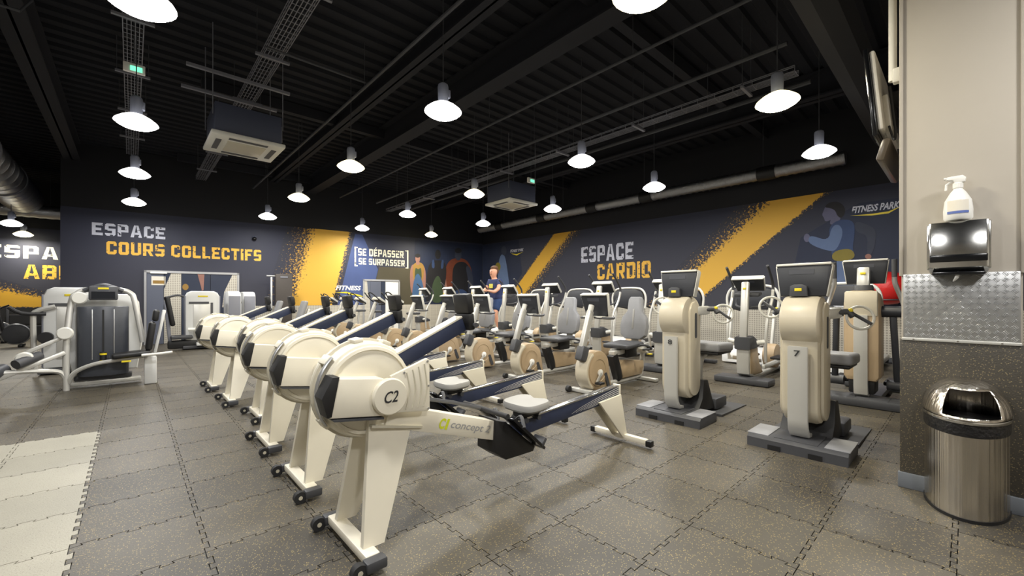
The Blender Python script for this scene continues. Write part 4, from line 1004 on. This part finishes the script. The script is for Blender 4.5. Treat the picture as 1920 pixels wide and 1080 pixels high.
def make_cross_trainer():
    r = thing('cross_trainer')
    MB().box((.05, 0, .05), (.32, .74, .09), .02).build('front_base', 'charcoal', r)
    path = [(.0, .55), (.0, .24), (.02, .14), (.1, .1), (.2, .1)]; inn = [(.08, .55), (.08, .26), (.1, .19), (.14, .14), (.2, .13)]
    MB().prism(path + inn[::-1], -.085, .085, 'y', .01).build('front_strip', 'silver', r)
    MB().prism([(.06, .58), (.06, .14), (.3, .1), (.62, .1), (.42, .3), (.34, .58)], -.1, .1, 'y', .03).build('drive_casing', 'tan', r)
    MB().prism([(-.02, .5), (-.03, .68), (.14, .7), (.4, .6), (.42, .53), (.2, .5)], -.115, .115, 'y', .03).build('pivot_collar', 'charcoal', r)
    MB().bar((.04, 0, .66), (.13, 0, 1.5), .105, .07, .02).build('post', 'silver', r)
    MB().box((.08, 0, 1.4), (.012, .04, .025), .002).build('yellow_badge', 'yellow', r)
    console_shell(r, (.28, 0, 1.47), .44, .24, .75)
    MB().bar((.15, 0, 1.3), (.3, 0, 1.33), .34, .05, .012).build('reading_shelf', 'charcoal', r)
    for sy in (-1, 1):
        MB().tube([(.14, sy * .15, .6), (.16, sy * .25, .62)], .035, 10).build('pivot_axle', 'rim', r)
        a = MB().tube([(.18, sy * .25, .32), (.15, sy * .26, .62), (.2, sy * .27, .95), (.36, sy * .28, 1.22), (.42, sy * .28, 1.38)], .022, 8, 5).build('swing_arm', 'silver', r)
        MB().tube([(.42, sy * .28, 1.36), (.41, sy * .28, 1.47), (.3, sy * .28, 1.6), (.16, sy * .28, 1.73)], .02, 8, 5).build('grip', 'charcoal', a)
        MB().bar((.18, sy * .22, .3 + .05 * sy), (1.45, sy * .2, .22 - .05 * sy), .05, .06, .012).build('pedal_link', 'silver', r)
        MB().box((1.0, sy * .2, .31), (.38, .15, .04), .015).build('foot_pedal', 'black', r)
        MB().tube([(.15, sy * .06, 1.12), (.32, sy * .2, 1.15), (.4, sy * .22, 1.25)], .016, 8, 4).build('fixed_grip', 'charcoal', r)
    MB().bar((.2, 0, .07), (1.7, 0, .07), .1, .06, .012).build('base_beam', 'silver', r)
    MB().prism([(1.35 + .2 * math.cos(math.radians(a)), .29 + .2 * math.sin(math.radians(a))) for a in range(0, 360, 18)], -.09, .09, 'y', .02).build('rear_disc', 'tan', r)
    MB().box((1.66, 0, .04), (.12, .6, .06), .012).build('rear_base', 'charcoal', r)
    return r
xt = [(2.23, 'the one right behind the two arm ergometers'), (3.55, 'mostly hidden behind ergometer 8'), (4.86, 'behind the nearest recumbent bike'), (6.24, 'behind the second recumbent bike'), (7.65, 'just before the exercising man'), (8.95, 'the one the man is using'), (10.3, 'first beyond the man'), (11.7, 'last before the back wall')]
place(make_cross_trainer(), [(6.65, y, 'elliptical cross trainer with swing arms, ' + w) for y, w in xt], 'cross trainers in the middle row', 'cross trainer')

def make_stepper():
    r = thing('cross_trainer')
    MB().box((.1, 0, .05), (.34, .74, .1), .025).build('front_base', 'charcoal', r)
    MB().box((.08, -.1, .085), (.28, .3, .05), .02).build('base_step', 'charcoal', r)
    path = [(-.02, 1.06), (-.02, .24), (.0, .14), (.08, .1), (.16, .1)]; inn = [(.02, 1.06), (.02, .26), (.04, .19), (.1, .14), (.16, .13)]
    MB().prism(path + inn[::-1], -.065, .065, 'y', .01).build('front_strip', 'silver', r)
    fp = [(-.165, .34), (-.165, 1.2), (-.14, 1.3), (-.1, 1.345), (.1, 1.345), (.14, 1.3), (.165, 1.2), (.165, .34), (.13, .29), (-.13, .29)]
    MB().prism(fp, .02, .4, 'x', .04).build('column_body', 'tan', r)
    MB().box((.2, 0, .24), (.3, .24, .2), .02).build('column_foot', 'black', r)
    MB().prism([(-.03, 1.22), (.01, 1.05), (.05, 1.04), (.05, 1.34), (.0, 1.33)], -.15, .15, 'y', .015).build('front_brow', 'beige', r)
    MB().lathe([(.1, 1.33), (.095, 1.39), (.085, 1.41)], (.18, 0, 0), 20).build('post_collar', 'charcoal', r)
    MB().bar((.17, 0, 1.38), (.22, 0, 1.62), .12, .08, .02).build('post', 'silver', r)
    MB().box((.155, 0, 1.55), (.012, .05, .025), .002).build('yellow_badge', 'yellow', r)
    console_shell(r, (.33, 0, 1.57), .42, .28, .1)
    for sy in (-1, 1):
        MB().cyl((.2, sy * .14, 1.1), (.2, sy * .36, 1.1), .065, 16).build('arm_axle', 'console', r)
        MB().cyl((.2, sy * .36, 1.1), (.2, sy * .41, 1.1), .072, 16).build('axle_cap', 'silver', r)
        a = MB().tube([(.22, sy * .37, 1.1), (.24, sy * .33, 1.25), (.2, sy * .28, 1.42), (.18, sy * .275, 1.52)], .024, 8, 5).build('swing_arm', 'alu', r)
        MB().cyl((.18, sy * .275, 1.5), (.16, sy * .275, 1.7), .025, 12).build('grip', 'charcoal', a)
        MB().bar((.22, sy * .26, 1.05), (.3, sy * .29, .28), .06, .08, .015).build('pedal_strut', 'console', r)
        MB().cyl((.3, sy * .2, .24), (.3, sy * .36, .24), .06, 14).build('pedal_joint', 'charcoal', r)
        MB().box((.55, sy * .24, .24), (.4, .16, .05), .015).build('foot_pedal', 'black', r)
        MB().bar((.28, sy * .39, 1.06), (.32, sy * .39, .1), .04, .05, .01).build('side_rod', 'silver', r)
    MB().bar((.2, 0, .06), (1.3, 0, .06), .3, .07, .015).build('base_beam', 'charcoal', r)
    MB().box((1.3, 0, .05), (.14, .7, .08), .02).build('rear_base', 'charcoal', r)
    return r
o = make_stepper(); o.location = (6.25, .83, 0); tag(o, 'wide tan cross trainer with two upright grips next to the pillar', 'cross trainer')

def make_treadmill():
    r = thing('treadmill')
    MB().prism([(0, .03), (0, .2), (.06, .28), (.3, .32), (.55, .25), (.6, .18), (.6, .03)], -.4, .4, 'y', .03).build('motor_hood', 'machine_white', r)
    MB().box((1.3, 0, .14), (1.6, .56, .06), .008).build('running_belt', 'rubber', r)
    for sy in (-1, 1):
        MB().box((1.3, sy * .345, .14), (1.62, .13, .1), .02).build('side_rail', 'silver', r)
        MB().bar((.3, sy * .38, .2), (.55, sy * .38, 1.2), .05, .1, .02).build('upright', 'rim', r)
        MB().tube([(.5, sy * .4, 1.1), (.75, sy * .4, 1.04), (1.05, sy * .38, 1.0)], .025, 8, 4).build('handrail', 'charcoal', r)
    cn = MB().prism([(-.4, 1.05), (-.42, 1.3), (-.36, 1.42), (-.2, 1.48), (.2, 1.48), (.36, 1.42), (.42, 1.3), (.4, 1.05)], .42, .52, 'x', .02).build('console', 'console', r)
    MB().tube([(.46, -.44, 1.02), (.46, -.46, 1.28), (.46, -.38, 1.45), (.46, -.2, 1.505), (.46, .2, 1.505), (.46, .38, 1.45), (.46, .46, 1.28), (.46, .44, 1.02)], .025, 8, 6).build('console_frame', 'rim', cn)
    MB().box((.525, 0, 1.3), (.01, .6, .25)).build('screen', 'screen', cn)
    MB().bar((.47, -.4, 1.06), (.47, .4, 1.06), .06, .05, .012, (1, 0, 0)).build('cross_bar', 'charcoal', r)
    MB().box((2.12, 0, .1), (.08, .8, .14), .02).build('rear_cap', 'charcoal', r)
    return r
tw = ['nearest to the pillar', 'second from the pillar', 'third from the pillar', 'fourth from the pillar', 'fifth from the pillar', 'sixth from the pillar', 'farthest from the pillar']
place(make_treadmill(), [(8.55, y, 'treadmill with pale arched console frame, ' + w) for y, w in zip((1.4, 2.85, 4.25, 5.6, 7.1, 8.55, 10.0), tw)], 'treadmills along the cardio wall', 'treadmill')

# red exercise ball held on a wall bracket
t = thing('exercise_ball', (10.58, 1.0, 1.45), 0, 'large round red ball showing between the upright grips left of the pillar', 'ball')
v = []; f = []; n, m_ = 28, 14
for i in range(m_ + 1):
    a = PI * i / m_
    for j in range(n):
        b = 2 * PI * j / n; rr = .315 * (1 + .018 * math.cos(b * 9) * math.sin(a))
        v.append((rr * math.cos(a), rr * math.sin(a) * math.cos(b), rr * math.sin(a) * math.sin(b)))
for i in range(m_):
    for j in range(n): f.append((i * n + j, i * n + (j + 1) % n, (i + 1) * n + (j + 1) % n, (i + 1) * n + j))
MB().raw(v, f).build('ball_skin', 'red', t)
MB().ring((0, 0, -.22), .235, .012, (0, 0, 1)).bar((.2, 0, -.22), (.35, 0, -.22), .05, .03).box((.347, 0, -.22), (.02, .2, .2)).build('wall_ring', 'charcoal', t)

# ------------------------------------------------------------------ man on the cross trainer
def skin_mesh(verts, edges, radii, sub=2, root=0):
    me = bpy.data.meshes.new('b'); me.from_pydata(verts, edges, []); ob = bpy.data.objects.new('b', me); COL.objects.link(ob)
    ob.modifiers.new('s', 'SKIN'); 
    if not me.skin_vertices: 
        bm = bmesh.new(); bm.from_mesh(me); bm.verts.layers.skin.verify(); bm.to_mesh(me); bm.free()
    for i, q in enumerate(radii):
        d = me.skin_vertices[0].data[i]; d.radius = q if isinstance(q, tuple) else (q, q); d.use_root = (i == root)
    sb = ob.modifiers.new('u', 'SUBSURF'); sb.levels = sub; sb.render_levels = sub
    ev = ob.evaluated_get(bpy.context.evaluated_depsgraph_get()); m2 = bpy.data.meshes.new_from_object(ev)
    out = MB().raw([tuple(p.co) for p in m2.vertices], [tuple(p.vertices) for p in m2.polygons])
    bpy.data.objects.remove(ob); bpy.data.meshes.remove(m2); return out
man = thing('person', (7.62, 8.95, .33), 0, 'man in blue T-shirt and shorts exercising on a cross trainer', 'person')
V, Eg, Rr = [], [], []
def chain(start, pts):
    prev = start
    for p, q in pts:
        V.append(p); Rr.append(q); i = len(V) - 1
        if prev is not None: Eg.append((prev, i))
        prev = i
    return prev
pel = chain(None, [((0, 0, .92), (.18, .14))])
chest = chain(pel, [((-.02, 0, 1.08), (.17, .13)), ((-.06, 0, 1.28), (.19, .14)), ((-.09, 0, 1.42), (.14, .12))])
neck = chain(chest, [((-.1, 0, 1.48), .075), ((-.115, 0, 1.53), .075)])
chain(neck, [((-.14, 0, 1.6), (.112, .098)), ((-.13, 0, 1.69), (.132, .108)), ((-.12, 0, 1.765), (.1, .085))])
hands = []
for s in (-1, 1):
    w = chain(chest - 1, [((-.08, s * .2, 1.4), .07), ((-.16, s * .26, 1.2), .06), ((-.33, s * .27, 1.1), .054), ((-.53, s * .28, 1.13), .032)])
    h = chain(w, [((-.6, s * .28, 1.14), (.036, .022))])
    for k, (dy, ln) in enumerate(((-.03, .07), (-.01, .08), (.01, .075), (.03, .06))):
        chain(h, [((-.645, s * .28 + dy * .9, 1.16 - .006 * k), .011), ((-.66, s * .28 + dy, 1.125), .010), ((-.63, s * .28 + dy, 1.10), .008)])
    chain(h, [((-.6, s * .245, 1.16), .012), ((-.635, s * .235, 1.165), .009)])
    kx = -.16 if s < 0 else .02
    chain(pel, [((.0, s * .09, .86), .1), ((kx, s * .11, .5), .068), ((kx + .06, s * .12, .3), .056), ((kx + .12, s * .12, .1), .04), ((kx + .08, s * .12, .045), .042), ((kx - .06, s * .125, .03), .035)])
skin_mesh(V, Eg, Rr, 2, pel).build('body', 'skin', man)
V, Eg, Rr = [], [], []
p = chain(None, [((0, 0, .86), (.215, .18))]); c = chain(p, [((-.01, 0, .98), (.215, .175)), ((-.03, 0, 1.1), (.21, .17)), ((-.06, 0, 1.28), (.22, .17)), ((-.09, 0, 1.42), (.165, .14)), ((-.1, 0, 1.47), (.09, .085))])
for s in (-1, 1): chain(c - 2, [((-.08, s * .21, 1.4), .095), ((-.14, s * .25, 1.24), .085)])
skin_mesh(V, Eg, Rr, 2, p).build('t_shirt', 'shirt', man)
MB().box((-.222, .0, 1.27), (.02, .15, .12), .006).build('shirt_print', 'print_yellow', man)
V, Eg, Rr = [], [], []
p = chain(None, [((0, 0, .86), (.19, .17))]); chain(p, [((-.01, 0, 1.0), (.17, .15))])
for s in (-1, 1):
    kx = -.16 if s < 0 else .02
    chain(p, [((kx * .35, s * .1, .72), .125), ((kx * .75, s * .12, .54), .11)])
skin_mesh(V, Eg, Rr, 2, p).build('shorts', 'shorts', man)
hr = MB().ball((-.095, 0, 1.775), (.115, .098, .075)).ball((-.045, 0, 1.695), (.075, .095, .11)).build('hair', 'hair', man)
fc = MB().prism([(-.22, 1.635), (-.265, 1.65), (-.225, 1.695)], -.014, .014, 'y', .004).build('nose', 'skin', man)
for s in (-1, 1):
    MB().ball((-.228, s * .034, 1.692), (.012, .015, .009)).build('eye', 'white', man)
    MB().ball((-.239, s * .034, 1.692), (.004, .007, .007)).build('iris', 'ink', man)
    MB().ball((-.12, s * .1, 1.67), (.02, .014, .036)).build('ear', 'skin', man)
    kx = -.16 if s < 0 else .02
    MB().ball((kx + .0, s * .122, .035), (.13, .052, .045)).ball((kx + .08, s * .122, .06), (.06, .05, .055)).build('shoe', 'white', man)
MB().ball((-.222, 0, 1.605), (.014, .03, .009)).build('mouth', 'm_rust', man)

# ------------------------------------------------------------------ strength machines at the left
def make_leg_machine():
    r = thing('strength_machine')
    MB().tube([(-.36, -.1, 0), (-.36, -.08, .6), (-.32, 0, 1.2), (-.26, .02, 1.33), (-.15, .02, 1.38), (.15, .02, 1.38), (.28, .02, 1.33), (.33, 0, 1.2), (.42, -.05, .6)], .035, 10, 5).build('main_arch', 'silver', r)
    sh = []
    for k in range(13):
        a = PI * k / 12; sh.append((-.265 * math.cos(a), -.05 - .09 * math.sin(a)))
    MB().prism(sh + [(.265, .12), (-.265, .12)], .16, 1.14, 'z', .012).build('stack_shroud', 'shroud', r)
    for x in (-.11, .11): MB().box((x, -.135, .75), (.012, .02, .7), .003).build('shroud_slot', 'alu', r)
    MB().box((0, -.142, .72), (.02, .01, .75)).build('pin_slot', 'black', r)
    MB().cyl((0, -.15, .34), (0, -.15, .5), .035, 12).build('weight_selector', 'black', r)
    for z in (.36, .46): MB().cyl((0, -.15, z), (0, -.15, z + .025), .038, 12).build('selector_ring', 'yellow', r)
    hd = MB().box((0, -.06, 1.33), (.3, .08, .2), .02).build('display_head', 'charcoal', r)
    MB().box((0, -.103, 1.3), (.24, .006, .1)).build('display_window', 'screen', hd); MB().box((0, -.103, 1.395), (.11, .006, .025)).build('yellow_badge', 'yellow', hd)
    MB().tube([(-.2, -.02, 1.36), (0, -.05, 1.44), (.2, -.02, 1.36)], .03, 8, 5).build('top_handle', 'charcoal', r)
    MB().prism([(-.33, .2), (-.4, .6), (-.36, 1.24), (-.28, 1.32), (.3, 1.32), (.38, 1.2), (.42, .6), (.36, .2)], .14, .26, 'y', .04).build('rear_casing', 'machine_white', r)
    # counterweight discs and roller arms
    for x, y, z in ((-.37, -.12, .78), (-.24, -.05, 1.26), (-.72, -.2, .48)):
        MB().lathe([(.07, -.03), (.085, -.015), (.085, .015), (.07, .03)], (x, y, z), 24, 'y').build('pivot_disc', 'rim', r)
    MB().bar((-.37, -.1, .52), (-.95, -.2, .24), .06, .06, .015).build('lower_arm', 'silver', r)
    MB().bar((-.37, -.08, .74), (-.8, -.1, .5), .05, .05, .012).build('upper_arm', 'silver', r)
    MB().cyl((-.78, -.3, .42), (-.6, -.1, .5), .06, 14).build('roller_pad', 'charcoal', r)
    MB().cyl((-1.0, -.28, .3), (-.9, -.1, .35), .075, 14).build('foot_roller', 'charcoal', r)
    MB().tube([(-.36, -.1, .15), (-.42, -.1, .26), (-.6, -.14, .3), (-.9, -.2, .32)], .03, 8, 5).build('foot_brace', 'silver', r)
    # seat side
    MB().tube([(-.34, -.1, .1), (-.28, -.14, .24), (-.1, -.2, .34), (.15, -.22, .38), (.5, -.2, .42)], .028, 8, 5).build('cross_tube', 'silver', r)
    MB().box((.3, -.2, .45), (.42, .34, .07), .025, (0, -.06, 0), 3).build('seat', 'black', r)
    MB().box((.5, -.2, .2), (.14, .12, .4), .015).build('seat_pedestal', 'machine_white', r)
    b = MB().box((.5, -.18, .7), (.08, .28, .42), .035, (0, .12, 0), 3).box((.56, -.18, 1.0), (.075, .22, .17), .03, (0, .12, 0), 3).build('backrest', 'black', r)
    MB().bar((.55, -.15, .45), (.66, -.15, 1.08), .12, .04, .012).build('back_support', 'machine_white', r)
    MB().tube([(.4, -.4, .44), (.62, -.42, .45), (.74, -.42, .46)], .02, 8).build('side_handle', 'rim', r)
    MB().box((.24, -.38, .37), (.1, .03, .02)).build('yellow_lever', 'yellow', r)
    MB().box((0, .05, .06), (.8, .1, .06), .015).build('base_tube', 'silver', r)
    MB().box((0, .1, .13), (.6, .2, .06), .015).build('base_plate', 'charcoal', r)
    return r
lm = make_leg_machine(); lm.location = (-.29, 8.35, 0); tag(lm, 'leg training machine with dark weight shroud in the left aisle', 'strength machine', 'strength machines')

def make_case_machine(seat=True):
    r = thing('strength_machine')
    pr = [(-.35, .1), (-.35, 1.3), (-.3, 1.4), (-.22, 1.44), (.22, 1.44), (.3, 1.4), (.35, 1.3), (.35, .1)]
    MB().prism(pr, -.15, .15, 'y', .05).build('stack_casing', 'machine_white', r)
    MB().box((-.02, -.155, .68), (.34, .012, .86), .004).build('front_panel', 'silver', r)
    MB().box((.18, -.156, .7), (.05, .014, .9), .003).build('pin_slot', 'charcoal', r)
    MB().box((-.08, -.16, 1.15), (.4, .012, .05)).build('instruction_strip', 'charcoal', r)
    MB().box((0, -.158, 1.31), (.2, .01, .035), .003).build('yellow_badge', 'yellow', r)
    for sx in (-1, 1): MB().box((sx * .345, 0, .72), (.03, .26, 1.2), .012).build('side_profile', 'tray', r)
    MB().box((0, 0, .06), (.8, .4, .08), .02).build('base', 'charcoal', r)
    if seat:
        MB().bar((-.62, -.1, .05), (-.72, -.1, 1.2), .08, .07, .015).build('seat_frame', 'tray', r)
        MB().box((-.64, -.1, .95), (.1, .3, .72), .04, (0, -.16, 0), 3).build('backrest', 'black', r)
        MB().box((-.42, -.15, .32), (.42, .34, .09), .03, (0, 0, 0), 3).build('seat', 'charcoal', r)
        MB().box((-.38, -.1, .14), (.6, .14, .2), .03).build('seat_base', 'black', r)
        MB().tube([(-.7, -.2, 1.28), (-.5, -.2, 1.33), (-.38, -.1, 1.3)], .025, 8, 4).build('press_arm', 'charcoal', r)
        MB().tube([(-.3, -.25, .5), (.2, -.35, .5), (.35, -.4, .55)], .04, 8, 4).build('lever_arm', 'rim', r)
        MB().box((.1, -.3, .14), (.5, .12, .08), .02).build('foot_rail', 'machine_white', r)
    return r
c0 = make_case_machine(); c0.location = (1.32, 13.0, 0); tag(c0, 'white seated press machine with tall black backrest before the glazed doors', 'strength machine', 'strength machines')
c1 = make_case_machine(False); c1.location = (-.72, 10.3, 0)
MB().tube([(-.42, -.2, .05), (-.44, -.2, .9), (-.4, -.2, 1.05), (-.2, -.2, 1.12)], .035, 8, 4).build('side_arch', 'silver', c1)
MB().tube([(-.3, -.22, 1.0), (-.55, -.28, 1.02), (-.68, -.3, 1.12)], .028, 8, 3).build('press_grip', 'rubber', c1)
MB().cyl((-.3, -.3, .62), (-.3, -.2, .62), .09, 16).build('roller_pad', 'black', c1)
tag(c1, 'pale strength machine partly hidden behind the leg machine', 'strength machine', 'strength machines')
c2 = make_case_machine(False); c2.location = (1.98, 13.15, 0); c2.rotation_euler = (0, 0, PI / 2); tag(c2, 'narrow silver weight column just right of the seated press', 'strength machine', 'strength machines')
c3 = copy_tree(c2); c3.location = (2.42, 13.75, 0); tag(c3, 'narrow silver weight column second to the right of the seated press', 'strength machine', 'strength machines')

def make_bench():
    r = thing('incline_bench')
    MB().box((0, 0, .84), (.09, .34, .74), .035, (0, .3, 0), 3).build('backrest', 'grey_pad', r)
    MB().box((.0, -.0, .44), (.4, .34, .08), .03, (0, .0, 0), 3).build('seat', 'grey_pad', r)
    MB().bar((-.1, 0, .06), (.2, 0, 1.0), .07, .06, .012).build('support', 'silver', r)
    MB().bar((-.4, 0, .05), (.5, 0, .05), .08, .06, .012).build('base_beam', 'silver', r)
    for x in (-.4, .5): MB().box((x, 0, .04), (.08, .5, .06), .015).build('floor_bar', 'charcoal', r)
    return r
place(make_bench(), [(3.02, 10.9, 'tall grey padded backrest bench behind the rowing machines, nearer one'), (2.72, 11.9, 'tall grey padded backrest bench behind the rowing machines, farther one')], 'padded benches', 'bench')

t = thing('equipment_tower', (3.42, 14.05, 0), -TH, 'tall dark brown equipment tower standing at the foot of the yellow stroke', 'tower')
MB().box((0, 0, 1.0), (.44, .3, 1.98), .015).build('tower_body', 'brown_panel', t)
MB().box((-.32, -.02, .95), (.05, .05, 1.9), .008).build('side_post', 'alu', t)
MB().box((-.3, -.02, 1.93), (.3, .05, .04), .006).build('top_arm', 'alu', t)
MB().box((0, 0, .03), (.9, .5, .06), .015).build('base_plate', 'charcoal', t)
MB().box((0, -.155, 1.9), (.2, .01, .04)).build('name_strip', 'tray', t)

# air bikes at the far left
def make_spin_bike():
    r = thing('air_bike')
    MB().lathe([(.0, -.05), (.2, -.06), (.24, -.04), (.24, .04), (.2, .06), (.0, .05)], (.25, 0, .33), 24, 'y').build('flywheel', 'charcoal', r)
    MB().ring((.25, 0, .33), .25, .022, (0, 1, 0)).build('wheel_guard', 'alu', r)
    MB().bar((.1, 0, .12), (-.05, 0, .95), .06, .07, .012).bar((.2, 0, .33), (-.55, 0, .4), .06, .06, .012).bar((-.4, 0, .15), (-.5, 0, .8), .06, .06, .012).build('frame', 'black', r)
    MB().tube([(-.05, -.25, 1.0), (-.05, -.05, .95), (-.05, .05, .95), (-.05, .25, 1.0), (.1, .28, 1.08)], .02, 8, 4).build('handlebar', 'rubber', r)
    MB().box((-.52, 0, .84), (.26, .18, .07), .03).build('saddle', 'black', r)
    for x in (.35, -.55): MB().box((x, 0, .04), (.08, .5, .06), .015).build('floor_bar', 'black', r)
    return r
place(make_spin_bike(), [(-2.45, 16.6, 'dark air bike under the yellow stroke at the far left, nearer one'), (-3.0, 18.4, 'dark air bike at the far left edge, farther one')], 'air bikes by the far wall', 'exercise bike')
t = thing('storage_rack', (-2.3, 20.6, 0), 0, 'black bar rack against the far left wall', 'rack')
for x in (-.6, .6): MB().box((x, 0, .5), (.06, .06, 1.0), .008).build('post', 'charcoal', t)
for z in (.35, .72): MB().box((0, 0, z), (1.2, .05, .04), .006).build('rail', 'charcoal', t)
for x in (-.6, .6): MB().box((x, 0, .02), (.1, .5, .04), .006).build('foot', 'charcoal', t)
